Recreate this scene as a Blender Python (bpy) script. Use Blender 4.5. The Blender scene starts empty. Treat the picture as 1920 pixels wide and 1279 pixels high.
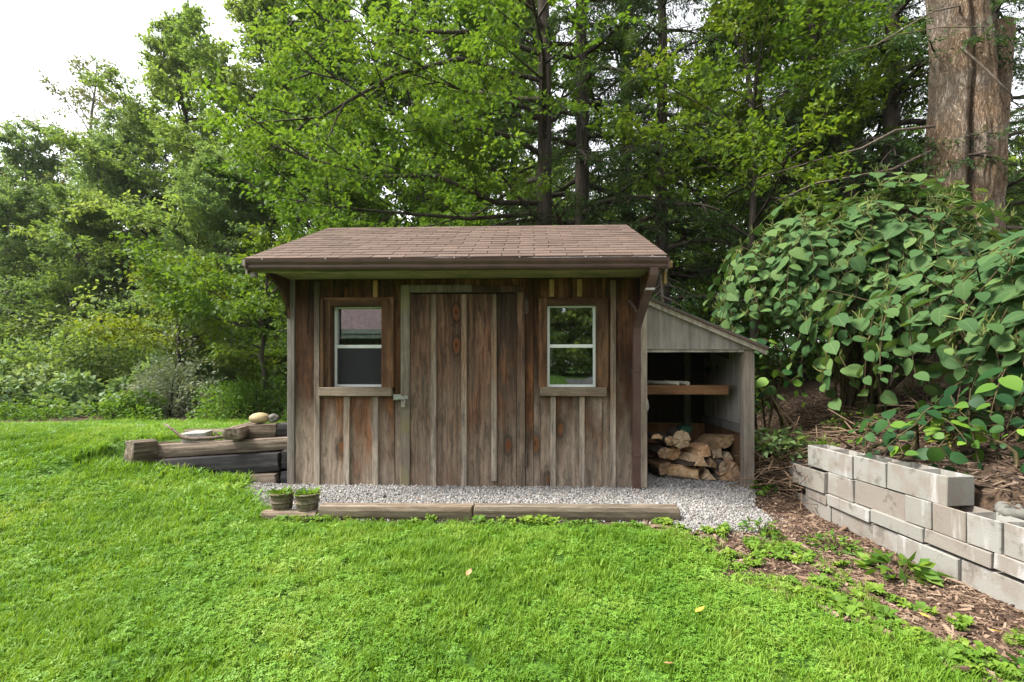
import bpy, bmesh, math, random
import numpy as np
from mathutils import Vector, Matrix

random.seed(7)
SC = bpy.context.scene
COL = SC.collection
R = math.radians

# ------------------------------------------------------------------ camera
cam_d = bpy.data.cameras.new('camera'); cam = bpy.data.objects.new('camera', cam_d); COL.objects.link(cam)
cam.location = (0, 0, 1.25); cam.rotation_euler = (R(90), 0, R(2.2))
cam_d.sensor_width = 36; cam_d.lens = 17.0; cam_d.shift_y = 0.0253
cam_d.clip_start = 0.05; cam_d.clip_end = 2000
SC.camera = cam
SC.render.resolution_x, SC.render.resolution_y = 1024, 682

# ------------------------------------------------------------------ sky, sun, exposure
SUN_EL, SUN_AZ = 55, -102        # azimuth from +Y towards +X
W = bpy.data.worlds.new('World'); SC.world = W; W.use_nodes = True
wn = W.node_tree; wn.nodes.clear()
sky = wn.nodes.new('ShaderNodeTexSky'); sky.sky_type = 'NISHITA'; sky.sun_disc = False
sky.sun_elevation = R(SUN_EL); sky.sun_rotation = R(SUN_AZ); sky.dust_density = 1; sky.air_density = 1
hs = wn.nodes.new('ShaderNodeHueSaturation'); hs.inputs['Saturation'].default_value = 0.12
bg = wn.nodes.new('ShaderNodeBackground'); bg.inputs['Strength'].default_value = 0.15
wo = wn.nodes.new('ShaderNodeOutputWorld')
wn.links.new(sky.outputs[0], hs.inputs['Color']); wn.links.new(hs.outputs[0], bg.inputs[0]); wn.links.new(bg.outputs[0], wo.inputs[0])
sd = bpy.data.lights.new('sun', 'SUN'); sd.energy = 3.6; sd.angle = R(14); sd.color = (1, .96, .88)
sun = bpy.data.objects.new('sun', sd); COL.objects.link(sun)
_e, _a = R(SUN_EL), R(SUN_AZ)
_d = Vector((math.sin(_a) * math.cos(_e), math.cos(_a) * math.cos(_e), math.sin(_e)))
sun.rotation_euler = (-_d).to_track_quat('-Z', 'Y').to_euler(); sun.location = (-8, -4, 12)
vs = SC.view_settings
vs.view_transform = 'Standard'; vs.look = 'None'; vs.exposure = 1.62; vs.gamma = 1; vs.use_curve_mapping = False
SC.render.engine = 'CYCLES'
HAZE = 0.0003
SC.cycles.volume_bounces = 1
SC.cycles.max_bounces = 9; SC.cycles.diffuse_bounces = 6; SC.cycles.transmission_bounces = 4; SC.cycles.glossy_bounces = 3
SC.cycles.transparent_max_bounces = 8; SC.cycles.caustics_reflective = False; SC.cycles.caustics_refractive = False
SC.cycles.use_denoising = True
try: SC.cycles.denoising_prefilter = 'NONE'
except Exception: pass

# ------------------------------------------------------------------ helpers
def sstep(a, b, x):
    t = np.clip((np.asarray(x, float) - a) / (b - a), 0, 1); return t * t * (3 - 2 * t)

def tag(o, label=None, cat=None, group=None, kind=None):
    if label: o['label'] = label
    if cat: o['category'] = cat
    if group: o['group'] = group
    if kind: o['kind'] = kind
    return o

def empty(name, loc=(0, 0, 0), parent=None):
    o = bpy.data.objects.new(name, None); COL.objects.link(o); o.location = loc; o.empty_display_size = .1
    if parent: o.parent = parent
    return o

def link(name, me, mat=None, parent=None, loc=None, rot=None):
    o = bpy.data.objects.new(name, me); COL.objects.link(o)
    if mat and not me.materials: me.materials.append(mat)
    if parent is not None: o.parent = parent
    if loc is not None: o.location = loc
    if rot is not None: o.rotation_euler = rot
    return o

def np_mesh(name, V, F, smooth=False, attrs=None):
    """V (n,3); F (m,3) or (m,4) int array, or a list of face tuples"""
    me = bpy.data.meshes.new(name)
    V = np.asarray(V, dtype=np.float32)
    if isinstance(F, np.ndarray):
        k = F.shape[1]; m = len(F)
        me.vertices.add(len(V)); me.vertices.foreach_set('co', V.ravel())
        me.loops.add(m * k); me.loops.foreach_set('vertex_index', F.astype(np.int32).ravel())
        me.polygons.add(m); me.polygons.foreach_set('loop_start', np.arange(0, m * k, k, dtype=np.int32))
        me.polygons.foreach_set('loop_total', np.full(m, k, np.int32))
        me.update(calc_edges=True)
    else:
        me.from_pydata(V.tolist(), [], F); me.update()
    if smooth: me.polygons.foreach_set('use_smooth', np.ones(len(me.polygons), bool))
    for k_, a in (attrs or {}).items():
        at = me.attributes.new(k_, 'FLOAT', 'POINT'); at.data.foreach_set('value', np.asarray(a, np.float32))
    return me

class MB:
    """collects tubes / polygons as one mesh"""
    def __init__(s): s.V = []; s.F = []; s.n = 0
    def add(s, V, F):
        s.V.extend([tuple(v) for v in V]); s.F.extend([tuple(i + s.n for i in f) for f in F]); s.n += len(V)
    def tube(s, pts, rad, n=6, cap=True, squash=1.0):
        pts = [Vector(p) for p in pts]; V = []; F = []
        if not hasattr(rad, '__len__'): rad = [rad] * len(pts)
        up = None
        for i, p in enumerate(pts):
            d = (pts[min(i + 1, len(pts) - 1)] - pts[max(i - 1, 0)])
            if d.length < 1e-7: d = Vector((0, 0, 1))
            d.normalize()
            if up is None: up = d.orthogonal().normalized()
            up = (up - d * up.dot(d))
            up = up.normalized() if up.length > 1e-5 else d.orthogonal().normalized()
            b = d.cross(up)
            for k in range(n):
                t = 2 * math.pi * k / n
                V.append(p + (up * math.cos(t) + b * math.sin(t) * squash) * rad[i])
        for i in range(len(pts) - 1):
            for k in range(n):
                F.append((i * n + k, i * n + (k + 1) % n, (i + 1) * n + (k + 1) % n, (i + 1) * n + k))
        if cap:
            F.append(tuple(range(n - 1, -1, -1))); F.append(tuple((len(pts) - 1) * n + k for k in range(n)))
        s.add(V, F)
    def box(s, x0, x1, y0, y1, z0, z1):
        V = [(x, y, z) for z in (z0, z1) for y in (y0, y1) for x in (x0, x1)]
        s.add(V, [(0, 2, 3, 1), (4, 5, 7, 6), (0, 1, 5, 4), (2, 6, 7, 3), (0, 4, 6, 2), (1, 3, 7, 5)])
    def prism(s, poly, y0, y1):
        """poly of (x,z) extruded along y"""
        n = len(poly)
        V = [(x, y0, z) for x, z in poly] + [(x, y1, z) for x, z in poly]
        F = [tuple(range(n)), tuple(range(2 * n - 1, n - 1, -1))] + [(i, i + n, (i + 1) % n + n, (i + 1) % n) for i in range(n)]
        s.add(V, F)
    def mesh(s, name, smooth=False):
        me = np_mesh(name, s.V, s.F, smooth); fix(me); return me
    def build(s, name, mat, parent=None, smooth=False, loc=None):
        return link(name, s.mesh(name, smooth), mat, parent, loc)

def fix(me):
    bm = bmesh.new(); bm.from_mesh(me); bmesh.ops.recalc_face_normals(bm, faces=bm.faces); bm.to_mesh(me); bm.free()

def cbox_mesh(name, sx, sy, sz, ch=.003, warp=0, seed=0, cuts=0, axis=2):
    """chamfered box centred in x,y, from z=0 to sz (local); cuts along axis with a little warp"""
    bm = bmesh.new(); bmesh.ops.create_cube(bm, size=1)
    for v in bm.verts: v.co = Vector((v.co.x * sx, v.co.y * sy, (v.co.z + .5) * sz))
    if cuts:
        es = [e for e in bm.edges if abs((e.verts[0].co - e.verts[1].co)[axis]) > 1e-6]
        bmesh.ops.subdivide_edges(bm, edges=es, cuts=cuts, use_grid_fill=True)
    if ch: bmesh.ops.bevel(bm, geom=[e for e in bm.edges if e.is_manifold and e.calc_face_angle(0) > .5], offset=min(ch, .3 * min(sx, sy, sz)), segments=1, affect='EDGES')
    if warp:
        rg = random.Random(seed)
        for v in bm.verts: v.co += Vector([rg.uniform(-1, 1) * warp for _ in range(3)])
    me = bpy.data.meshes.new(name); bm.to_mesh(me); bm.free(); return me

def board(name, x0, x1, y0, y1, z0, z1, mat, parent, ch=.003, **k):
    me = cbox_mesh(name, x1 - x0, y1 - y0, z1 - z0, ch, **k)
    return link(name, me, mat, parent, ((x0 + x1) / 2, (y0 + y1) / 2, z0))

def fbm(P, seed, octs=4):
    """cheap smooth pseudo noise for numpy points, about -1..1"""
    rg = np.random.default_rng(seed); o = np.zeros(len(P)); a = 1.0; f = 1.0
    for _ in range(octs):
        k = rg.normal(size=(3, 3)) * f; ph = rg.uniform(0, 6.28, 3)
        o += a * np.mean(np.sin(P @ k.T + ph), axis=1) * 1.3; a *= .55; f *= 2.1
    return o

def rough_beam(name, L, w, h, mat, parent=None, loc=(0, 0, 0), rot=(0, 0, 0), seed=0, amp=.012, seg=18, rnd=.02, ends=.03):
    """a weathered timber along local x, centred in y, bottom at z=0"""
    ring = []
    m = 3
    for (ax, bx) in (((-1, -1), (1, -1)), ((1, -1), (1, 1)), ((1, 1), (-1, 1)), ((-1, 1), (-1, -1))):
        for i in range(m):
            t = i / m
            ring.append((ax[0] + (bx[0] - ax[0]) * t, ax[1] + (bx[1] - ax[1]) * t))
    ring = np.array(ring); n = len(ring)
    corner = np.array([1 if i % m == 0 else 0 for i in range(n)])
    prof = np.stack([ring[:, 0] * w / 2, ring[:, 1] * h / 2], 1)
    prof -= corner[:, None] * np.sign(prof) * rnd * .6
    V = []
    xs = np.linspace(-L / 2, L / 2, seg)
    xs = np.concatenate([[xs[0]], [xs[0] + rnd * .5], xs[1:-1], [xs[-1] - rnd * .5], [xs[-1]]])
    for i, x in enumerate(xs):
        s = 1 - (rnd / min(w, h)) * 1.2 if i in (0, len(xs) - 1) else 1
        for p in prof: V.append((x, p[0] * s, p[1] * s + h / 2))
    V = np.array(V)
    V += np.stack([fbm(V * np.array([.6, 9, 9]) + k * 7, seed + k, 3) for k in range(3)], 1) * amp * np.array([.6, 1, 1])
    e = (np.abs(V[:, 0]) > L / 2 - .02)
    V[e, 0] += fbm(V[e] * 20, seed + 9, 3) * ends * .4
    F = []
    ns = len(xs)
    for i in range(ns - 1):
        for k in range(n): F.append((i * n + k, i * n + (k + 1) % n, (i + 1) * n + (k + 1) % n, (i + 1) * n + k))
    c0 = len(V); V = np.vstack([V, V[:n].mean(0), V[(ns - 1) * n:ns * n].mean(0)])
    for k in range(n):
        F.append((c0, (k + 1) % n, k)); F.append((c0 + 1, (ns - 1) * n + k, (ns - 1) * n + (k + 1) % n))
    me = np_mesh(name, V, F); fix(me)
    return link(name, me, mat, parent, loc, rot)

# ------------------------------------------------------------------ materials
class NT:
    def __init__(s, name):
        s.m = bpy.data.materials.new(name); s.m.use_nodes = True; s.t = s.m.node_tree; s.t.nodes.clear()
        s.out = s.n('ShaderNodeOutputMaterial')
    def n(s, ty, **kw):
        nd = s.t.nodes.new(ty)
        for k, v in kw.items():
            if hasattr(nd, k) and k not in nd.inputs: setattr(nd, k, v)
            else: s.set(nd, k, v)
        return nd
    def set(s, nd, k, v):
        i = nd.inputs[k]
        if isinstance(v, bpy.types.NodeSocket): s.t.links.new(v, i)
        else: i.default_value = v
    def math(s, op, a, b=0.0, clamp=False):
        nd = s.t.nodes.new('ShaderNodeMath'); nd.operation = op; nd.use_clamp = clamp
        s.set(nd, 0, a); s.set(nd, 1, b); return nd.outputs[0]
    def vmath(s, op, a, b):
        nd = s.t.nodes.new('ShaderNodeVectorMath'); nd.operation = op; s.set(nd, 0, a); s.set(nd, 1, b); return nd.outputs[0]
    def mix(s, f, a, b, mode='MIX'):
        nd = s.t.nodes.new('ShaderNodeMix'); nd.data_type = 'RGBA'; nd.blend_type = mode; nd.clamp_factor = True
        s.set(nd, 0, f); s.set(nd, 6, c4(a)); s.set(nd, 7, c4(b)); return nd.outputs[2]
    def ramp(s, f, stops, interp='LINEAR'):
        nd = s.t.nodes.new('ShaderNodeValToRGB'); e = nd.color_ramp; e.interpolation = interp
        while len(e.elements) < len(stops): e.elements.new(.5)
        for q, (p, c) in zip(e.elements, stops): q.position = p; q.color = c4(c)
        s.set(nd, 0, f); return nd.outputs[0]
    def rng(s, f, a, b, c=0.0, d=1.0):
        nd = s.t.nodes.new('ShaderNodeMapRange'); nd.interpolation_type = 'SMOOTHSTEP'
        s.set(nd, 0, f); s.set(nd, 1, a); s.set(nd, 2, b); s.set(nd, 3, c); s.set(nd, 4, d); return nd.outputs[0]
    def noise(s, vec, scale, detail=4, rough=.6, dist=0):
        nd = s.t.nodes.new('ShaderNodeTexNoise'); s.set(nd, 'Vector', vec); nd.inputs['Scale'].default_value = scale
        nd.inputs['Detail'].default_value = detail; nd.inputs['Roughness'].default_value = rough; nd.inputs['Distortion'].default_value = dist
        return nd.outputs[0]
    def obj_coord(s, scale=(1, 1, 1), rand=40.0):
        tc = s.t.nodes.new('ShaderNodeTexCoord'); oi = s.t.nodes.new('ShaderNodeObjectInfo')
        off = s.t.nodes.new('ShaderNodeCombineXYZ')
        s.set(off, 0, s.math('MULTIPLY', oi.outputs['Random'], rand)); s.set(off, 1, s.math('MULTIPLY', oi.outputs['Random'], rand * .7)); s.set(off, 2, s.math('MULTIPLY', oi.outputs['Random'], rand * 1.3))
        v = s.vmath('ADD', tc.outputs['Object'], off.outputs[0])
        s.random = oi.outputs['Random']
        return s.vmath('MULTIPLY', v, scale) if scale != (1, 1, 1) else v
    def pos(s):
        g = s.t.nodes.new('ShaderNodeNewGeometry'); return g.outputs['Position']
    def sep(s, v, i):
        nd = s.t.nodes.new('ShaderNodeSeparateXYZ'); s.set(nd, 0, v); return nd.outputs[i]
    def attr(s, name):
        nd = s.t.nodes.new('ShaderNodeAttribute'); nd.attribute_name = name; return nd.outputs['Fac']
    def bump(s, h, strength=.4, dist=.01):
        nd = s.t.nodes.new('ShaderNodeBump'); nd.inputs['Strength'].default_value = strength; nd.inputs['Distance'].default_value = dist
        s.set(nd, 'Height', h); return nd.outputs[0]
    def pbr(s, col, rough=.8, normal=None, metal=0, spec=.3):
        b = s.t.nodes.new('ShaderNodeBsdfPrincipled'); s.set(b, 'Base Color', c4(col)); s.set(b, 'Roughness', rough); s.set(b, 'Metallic', metal)
        b.inputs['Specular IOR Level'].default_value = spec
        if normal is not None: s.set(b, 'Normal', normal)
        s.t.links.new(b.outputs[0], s.out.inputs[0]); s.b = b; return s.m

def c4(c):
    if isinstance(c, (tuple, list)) and len(c) == 3: return (*c, 1)
    return c

def wood(name, dark, mid, light, axis=2, grey=None, grey_z=None, orange=None, knots=True, rough=.85, grain=1.0, moss=None, patchy=.75):
    m = NT(name); sc = [34 * grain] * 3; sc[axis] = 1.1 * grain
    co = m.obj_coord()
    wv = m.n('ShaderNodeTexNoise', Vector=co, Scale=3.0, Detail=3.0).outputs['Color']
    cw = m.vmath('ADD', co, m.vmath('MULTIPLY', wv, (.07, .07, .07)))
    fs = [130.0 * grain] * 3; fs[axis] = 2.2
    fine_ = m.noise(m.vmath('MULTIPLY', cw, tuple(fs)), 1.0, 3, .6)
    g = m.noise(m.vmath('MULTIPLY', cw, tuple(sc)), 1.0, 5, .6)
    s2 = [4.5] * 3; s2[axis] = 1.3
    big = m.noise(m.vmath('MULTIPLY', cw, tuple(s2)), 1.0, 4, .6)
    s3 = [11.0] * 3; s3[axis] = 3.2
    blot = m.noise(m.vmath('MULTIPLY', cw, tuple(s3)), 1.0, 5, .65)
    kd = None
    if knots:
        ks = [3.6] * 3; ks[axis] = 1.7
        vo = m.t.nodes.new('ShaderNodeTexVoronoi'); vo.inputs['Scale'].default_value = 1.0; m.set(vo, 'Vector', m.vmath('MULTIPLY', cw, tuple(ks)))
        pick = m.rng(m.sep(vo.outputs['Color'], 0), .42, .46, 0.0, 1.0)          # only some cells hold a knot
        kd = m.math('ADD', m.math('ADD', vo.outputs['Distance'], m.math('MULTIPLY', m.math('SUBTRACT', blot, .5), .16)), pick)
        ring = m.math('SINE', m.math('MULTIPLY', kd, 60.0))
        g = m.math('ADD', g, m.math('MULTIPLY', m.math('MULTIPLY', ring, m.rng(kd, .15, .40, 1, 0)), .07))
    gg = m.math('ADD', m.math('MULTIPLY', g, .55), m.math('MULTIPLY', big, .45))
    col = m.ramp(gg, [(.38, dark), (.5, mid), (.62, light)])
    br = m.ramp(m.math('FRACT', m.math('MULTIPLY', m.random, 7.31)), [(0, (.52, .51, .51)), (.5, (1, 1, 1)), (1, (1.55, 1.42, 1.32))])
    col = m.mix(1, col, br, 'MULTIPLY')
    if orange:
        col = m.mix(m.math('MULTIPLY', m.rng(big, .55, .70), .6), col, m.mix(m.rng(g, .38, .62), tuple(x * .45 for x in orange), orange))
    if grey is not None:
        if grey_z:
            z = m.sep(m.pos(), 2)
            zz = m.math('ADD', z, m.math('MULTIPLY', m.math('SUBTRACT', big, .5), 2.4))
            zz = m.math('ADD', zz, m.math('MULTIPLY', m.math('SUBTRACT', g, .5), 1.0))
            f = m.rng(zz, grey_z[0], grey_z[1], grey_z[2], grey_z[3])
        else:
            f = m.rng(m.math('ADD', m.math('MULTIPLY', big, .6), m.math('MULTIPLY', g, .5)), .35, .75, .25, 1)
        gcol = m.ramp(m.math('ADD', m.math('MULTIPLY', g, .6), m.math('MULTIPLY', blot, .4)), [(.38, tuple(x * .34 for x in grey)), (.5, tuple(x * .74 for x in grey)), (.62, tuple(x * 1.2 for x in grey))])
        col = m.mix(f, col, gcol)
    col = m.mix(m.math('MULTIPLY', m.rng(blot, .52, .68), patchy * .75), col, tuple(x * .9 for x in dark))
    col = m.mix(m.math('MULTIPLY', m.rng(fine_, .50, .72), .40), col, tuple(x * .8 for x in dark))
    if knots:
        col = m.mix(m.math('MULTIPLY', m.rng(kd, .14, .38, 1, 0), .6), col, tuple(x * .75 for x in dark))
        col = m.mix(m.math('MULTIPLY', m.rng(kd, .10, .17, 1, 0), .85), col, tuple(x * .75 for x in (orange or mid)))
        col = m.mix(m.math('MULTIPLY', m.rng(kd, .02, .08, 1, 0), .7), col, tuple(x * .5 for x in dark))
    if moss:
        mm = m.rng(m.noise(co, 3.5, 5), .48, .66); col = m.mix(m.math('MULTIPLY', mm, .75), col, moss)
    return m.pbr(col, rough, m.bump(m.math('ADD', g, m.math('MULTIPLY', fine_, .5)), .4, .006), spec=.2)

def leafmat(name, cols, trans=.35, rough=.55, use_obj=False, tcol=1.25, spec=.2, patch_=False, veins=False):
    m = NT(name)
    if use_obj:
        oi = m.n('ShaderNodeObjectInfo'); f = oi.outputs['Random']
    else: f = m.attr('var')
    st = [(i / (len(cols) - 1), c) for i, c in enumerate(cols)]
    if patch_:
        pn = m.noise(m.pos(), 1.1, 5, .65); f = m.math('ADD', m.math('MULTIPLY', f, .5), m.rng(pn, .36, .64, 0, .5), True)
    col = m.ramp(f, st)
    if veins:
        tc = m.n('ShaderNodeTexCoord').outputs['Object']; ay = m.math('ABSOLUTE', m.sep(tc, 1)); ax_ = m.sep(tc, 0)
        rib = m.rng(ay, .008, .022, 1, 0); sv = m.rng(m.math('ABSOLUTE', m.math('SINE', m.math('MULTIPLY', m.math('SUBTRACT', ax_, m.math('MULTIPLY', ay, .7)), 21.0))), .0, .16, 1, 0)
        col = m.mix(m.math('ADD', m.math('MULTIPLY', rib, .45), m.math('MULTIPLY', sv, .16), True), col, (.16, .22, .09))
        col = m.mix(m.math('MULTIPLY', m.rng(m.noise(m.pos(), 30, 4), .55, .75), .35), col, (.10, .13, .03))
    b = m.n('ShaderNodeBsdfPrincipled'); m.set(b, 'Base Color', col); m.set(b, 'Roughness', rough); b.inputs['Specular IOR Level'].default_value = spec
    t = m.n('ShaderNodeBsdfTranslucent'); m.set(t, 'Color', m.mix(1, col, (tcol * 1.1, tcol, tcol * .5), 'MULTIPLY'))
    x = m.n('ShaderNodeMixShader'); m.set(x, 0, trans); m.t.links.new(b.outputs[0], x.inputs[1]); m.t.links.new(t.outputs[0], x.inputs[2])
    m.t.links.new(x.outputs[0], m.out.inputs[0]); return m.m

def plain(name, col, rough=.6, var=.25, scale=8, metal=0, spec=.3, bump=.2):
    m = NT(name); co = m.obj_coord(); n = m.noise(co, scale, 5)
    c = m.mix(m.rng(n, .3, .7), tuple(x * (1 - var) for x in col), tuple(min(1, x * (1 + var)) for x in col))
    return m.pbr(c, rough, m.bump(n, bump, .004), metal, spec)

M = {}
M['siding'] = wood('weathered_siding', (.017, .008, .0045), (.084, .037, .017), (.175, .086, .043), grey=(.38, .30, .228), grey_z=(.05, 1.2, 1.0, .0), orange=(.21, .082, .028))
M['door'] = wood('door_boards', (.017, .010, .007), (.060, .033, .021), (.135, .084, .056), grey=(.27, .205, .15), grey_z=(-.1, 1.6, .95, .03), orange=(.18, .062, .022))
M['batten'] = wood('weathered_batten', (.060, .036, .022), (.13, .085, .055), (.22, .16, .115), grey=(.38, .32, .26), grey_z=(.2, 1.8, 1, .12), orange=(.20, .09, .035), knots=False, patchy=.4)
M['greytrim'] = wood('grey_trim', (.16, .14, .12), (.28, .25, .215), (.39, .35, .305), knots=False, moss=None)
M['doortrim'] = wood('door_trim', (.11, .09, .068), (.18, .15, .115), (.27, .235, .185), knots=False, moss=(.17, .15, .075))
M['casing'] = wood('window_casing', (.035, .018, .010), (.088, .046, .023), (.17, .098, .052), knots=True, orange=(.19, .085, .035))
M['sill'] = wood('window_sill_wood', (.10, .07, .048), (.19, .145, .105), (.28, .225, .175), axis=0, knots=False)
M['casing_h'] = wood('window_head_casing', (.035, .018, .010), (.088, .046, .023), (.17, .098, .052), axis=0, knots=True, orange=(.19, .085, .035))
M['stub'] = wood('yellow_stub', (.12, .08, .03), (.23, .155, .065), (.33, .235, .11), knots=False)
M['soffit'] = wood('soffit_wood', (.13, .118, .055), (.215, .195, .095), (.30, .27, .14), axis=0, knots=False, moss=(.13, .14, .05))
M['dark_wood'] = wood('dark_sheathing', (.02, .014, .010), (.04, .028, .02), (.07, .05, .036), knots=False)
M['ply_grey'] = wood('grey_plywood', (.19, .17, .15), (.31, .28, .25), (.41, .375, .335), knots=False, grain=.6, orange=(.22, .15, .09))
M['ply_dark'] = wood('old_plywood', (.14, .135, .13), (.23, .225, .215), (.32, .31, .295), knots=False, grain=.5)
M['ply_brown'] = wood('brown_panel', (.11, .06, .034), (.19, .105, .06), (.27, .16, .095), knots=False, grain=.5)
M['shelfwood'] = wood('shelf_lumber', (.055, .028, .013), (.11, .058, .028), (.17, .095, .048), axis=0, knots=True)
M['post'] = wood('post_wood', (.21, .18, .145), (.34, .295, .245), (.45, .40, .34), knots=False, orange=(.2, .15, .09))
M['tie'] = wood('old_railway_tie', (.018, .012, .009), (.070, .047, .034), (.20, .152, .115), axis=0, knots=True, grain=.7, grey=(.24, .19, .15), orange=(.13, .075, .04))
M['tie_black'] = wood('tarred_tie', (.010, .010, .011), (.026, .025, .027), (.065, .058, .055), axis=0, knots=False, grain=.7)
M['timber'] = wood('edging_timber', (.055, .036, .023), (.12, .085, .056), (.21, .16, .115), axis=0, knots=True, grain=.8, grey=(.23, .19, .145), moss=None)
M['logend'] = wood('split_log', (.21, .12, .055), (.46, .31, .175), (.60, .46, .30), axis=1, knots=False, grain=.7)
M['log_pale'] = wood('pale_split_log', (.28, .19, .11), (.46, .34, .22), (.60, .49, .35), axis=1, knots=False, grain=.7)
M['log_brown'] = wood('brown_split_log', (.24, .145, .08), (.38, .245, .15), (.50, .36, .235), axis=1, knots=False, grain=.7)
M['bark'] = wood('log_bark', (.03, .024, .02), (.075, .06, .05), (.15, .125, .105), axis=1, knots=False, grain=.5)
M['white'] = plain('white_vinyl', (.62, .64, .62), .4, .06, 12)
M['gutter'] = plain('brown_gutter_paint', (.080, .044, .038), .42, .18, 6, spec=.4, bump=.05)
M['drip'] = plain('drip_edge_metal', (.36, .33, .31), .5, .3, 10)
M['steel'] = plain('galvanised_steel', (.34, .35, .32), .45, .3, 40, metal=.6)
M['brass'] = plain('old_lock_metal', (.30, .27, .21), .45, .3, 40, metal=.6)
M['pvc'] = plain('white_pipe', (.60, .57, .50), .5, .1, 9)
M['green_plastic'] = plain('green_tarp', (.02, .10, .06), .5, .3, 9)
M['stone'] = plain('tan_stone', (.34, .27, .15), .85, .3, 9, bump=.5)
M['stone_grey'] = plain('grey_stone', (.13, .125, .11), .9, .35, 9, bump=.6)
M['mossy_stone'] = plain('mossy_stone', (.20, .19, .11), .9, .4, 12, bump=.6)
M['pale_block'] = plain('pale_block', (.33, .32, .29), .9, .2, 14, bump=.4)

def shingle_mat():
    m = NT('asphalt_shingle'); co = m.obj_coord()
    sp = m.noise(m.pos(), 260, 2, .7); big = m.noise(m.pos(), 1.3, 4)
    c = m.ramp(m.random, [(0, (.066, .043, .031)), (.5, (.094, .062, .045)), (1, (.126, .086, .064))])
    c = m.mix(m.rng(sp, .35, .7), m.mix(.5, c, (.045, .03, .026)), m.mix(.3, c, (.32, .25, .22)))
    c = m.mix(m.math('MULTIPLY', m.rng(big, .52, .72), .55), c, (.065, .045, .036))
    return m.pbr(c, .95, m.bump(sp, .6, .004), spec=.15)
M['shingle'] = shingle_mat()

def block_mat():
    m = NT('concrete_block'); co = m.obj_coord(rand=30)
    sp = m.noise(co, 130, 3, .7); big = m.noise(co, 5, 5, .6); st = m.noise(m.vmath('MULTIPLY', co, (9, 9, 1.6)), 1, 4)
    c = m.ramp(m.random, [(0, (.24, .23, .205)), (.35, (.205, .178, .152)), (.65, (.265, .258, .238)), (1, (.22, .212, .19))])
    c = m.mix(m.math('MULTIPLY', m.rng(sp, .3, .7), .45), c, m.mix(.5, c, (.16, .15, .13)))
    c = m.mix(m.math('MULTIPLY', m.rng(big, .48, .64), .6), c, (.19, .155, .13))
    c = m.mix(m.math('MULTIPLY', m.rng(st, .56, .70), .5), c, (.46, .46, .46))
    c = m.mix(m.math('MULTIPLY', m.rng(m.noise(co, 9, 6), .55, .67), .65), c, (.10, .09, .074))
    return m.pbr(c, .95, m.bump(m.math('ADD', sp, m.math('MULTIPLY', big, .6)), .5, .006), spec=.15)
M['block'] = block_mat()

def glass_mat(name, refl, tint, rough=.0):
    m = NT(name)
    g = m.n('ShaderNodeBsdfGlossy'); m.set(g, 'Color', (.95, .97, .96, 1)); m.set(g, 'Roughness', rough)
    t = m.n('ShaderNodeBsdfTransparent'); m.set(t, 'Color', c4(tint))
    lw = m.n('ShaderNodeFresnel'); m.set(lw, 'IOR', 1.5)
    f = m.math('ADD', m.math('MULTIPLY', lw.outputs[0], 1.2), refl)
    x = m.n('ShaderNodeMixShader'); m.set(x, 0, f); m.t.links.new(t.outputs[0], x.inputs[1]); m.t.links.new(g.outputs[0], x.inputs[2])
    m.t.links.new(x.outputs[0], m.out.inputs[0]); return m.m
M['glass'] = glass_mat('window_glass', .11, (.8, .85, .84), .02)
def screen_mat():
    m = NT('insect_screen'); 
    d = m.n('ShaderNodeBsdfDiffuse'); m.set(d, 'Color', (.05, .05, .055, 1))
    t = m.n('ShaderNodeBsdfTransparent')
    x = m.n('ShaderNodeMixShader'); m.set(x, 0, .55); m.t.links.new(t.outputs[0], x.inputs[1]); m.t.links.new(d.outputs[0], x.inputs[2])
    m.t.links.new(x.outputs[0], m.out.inputs[0]); return m.m
M['screen'] = screen_mat()

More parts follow.
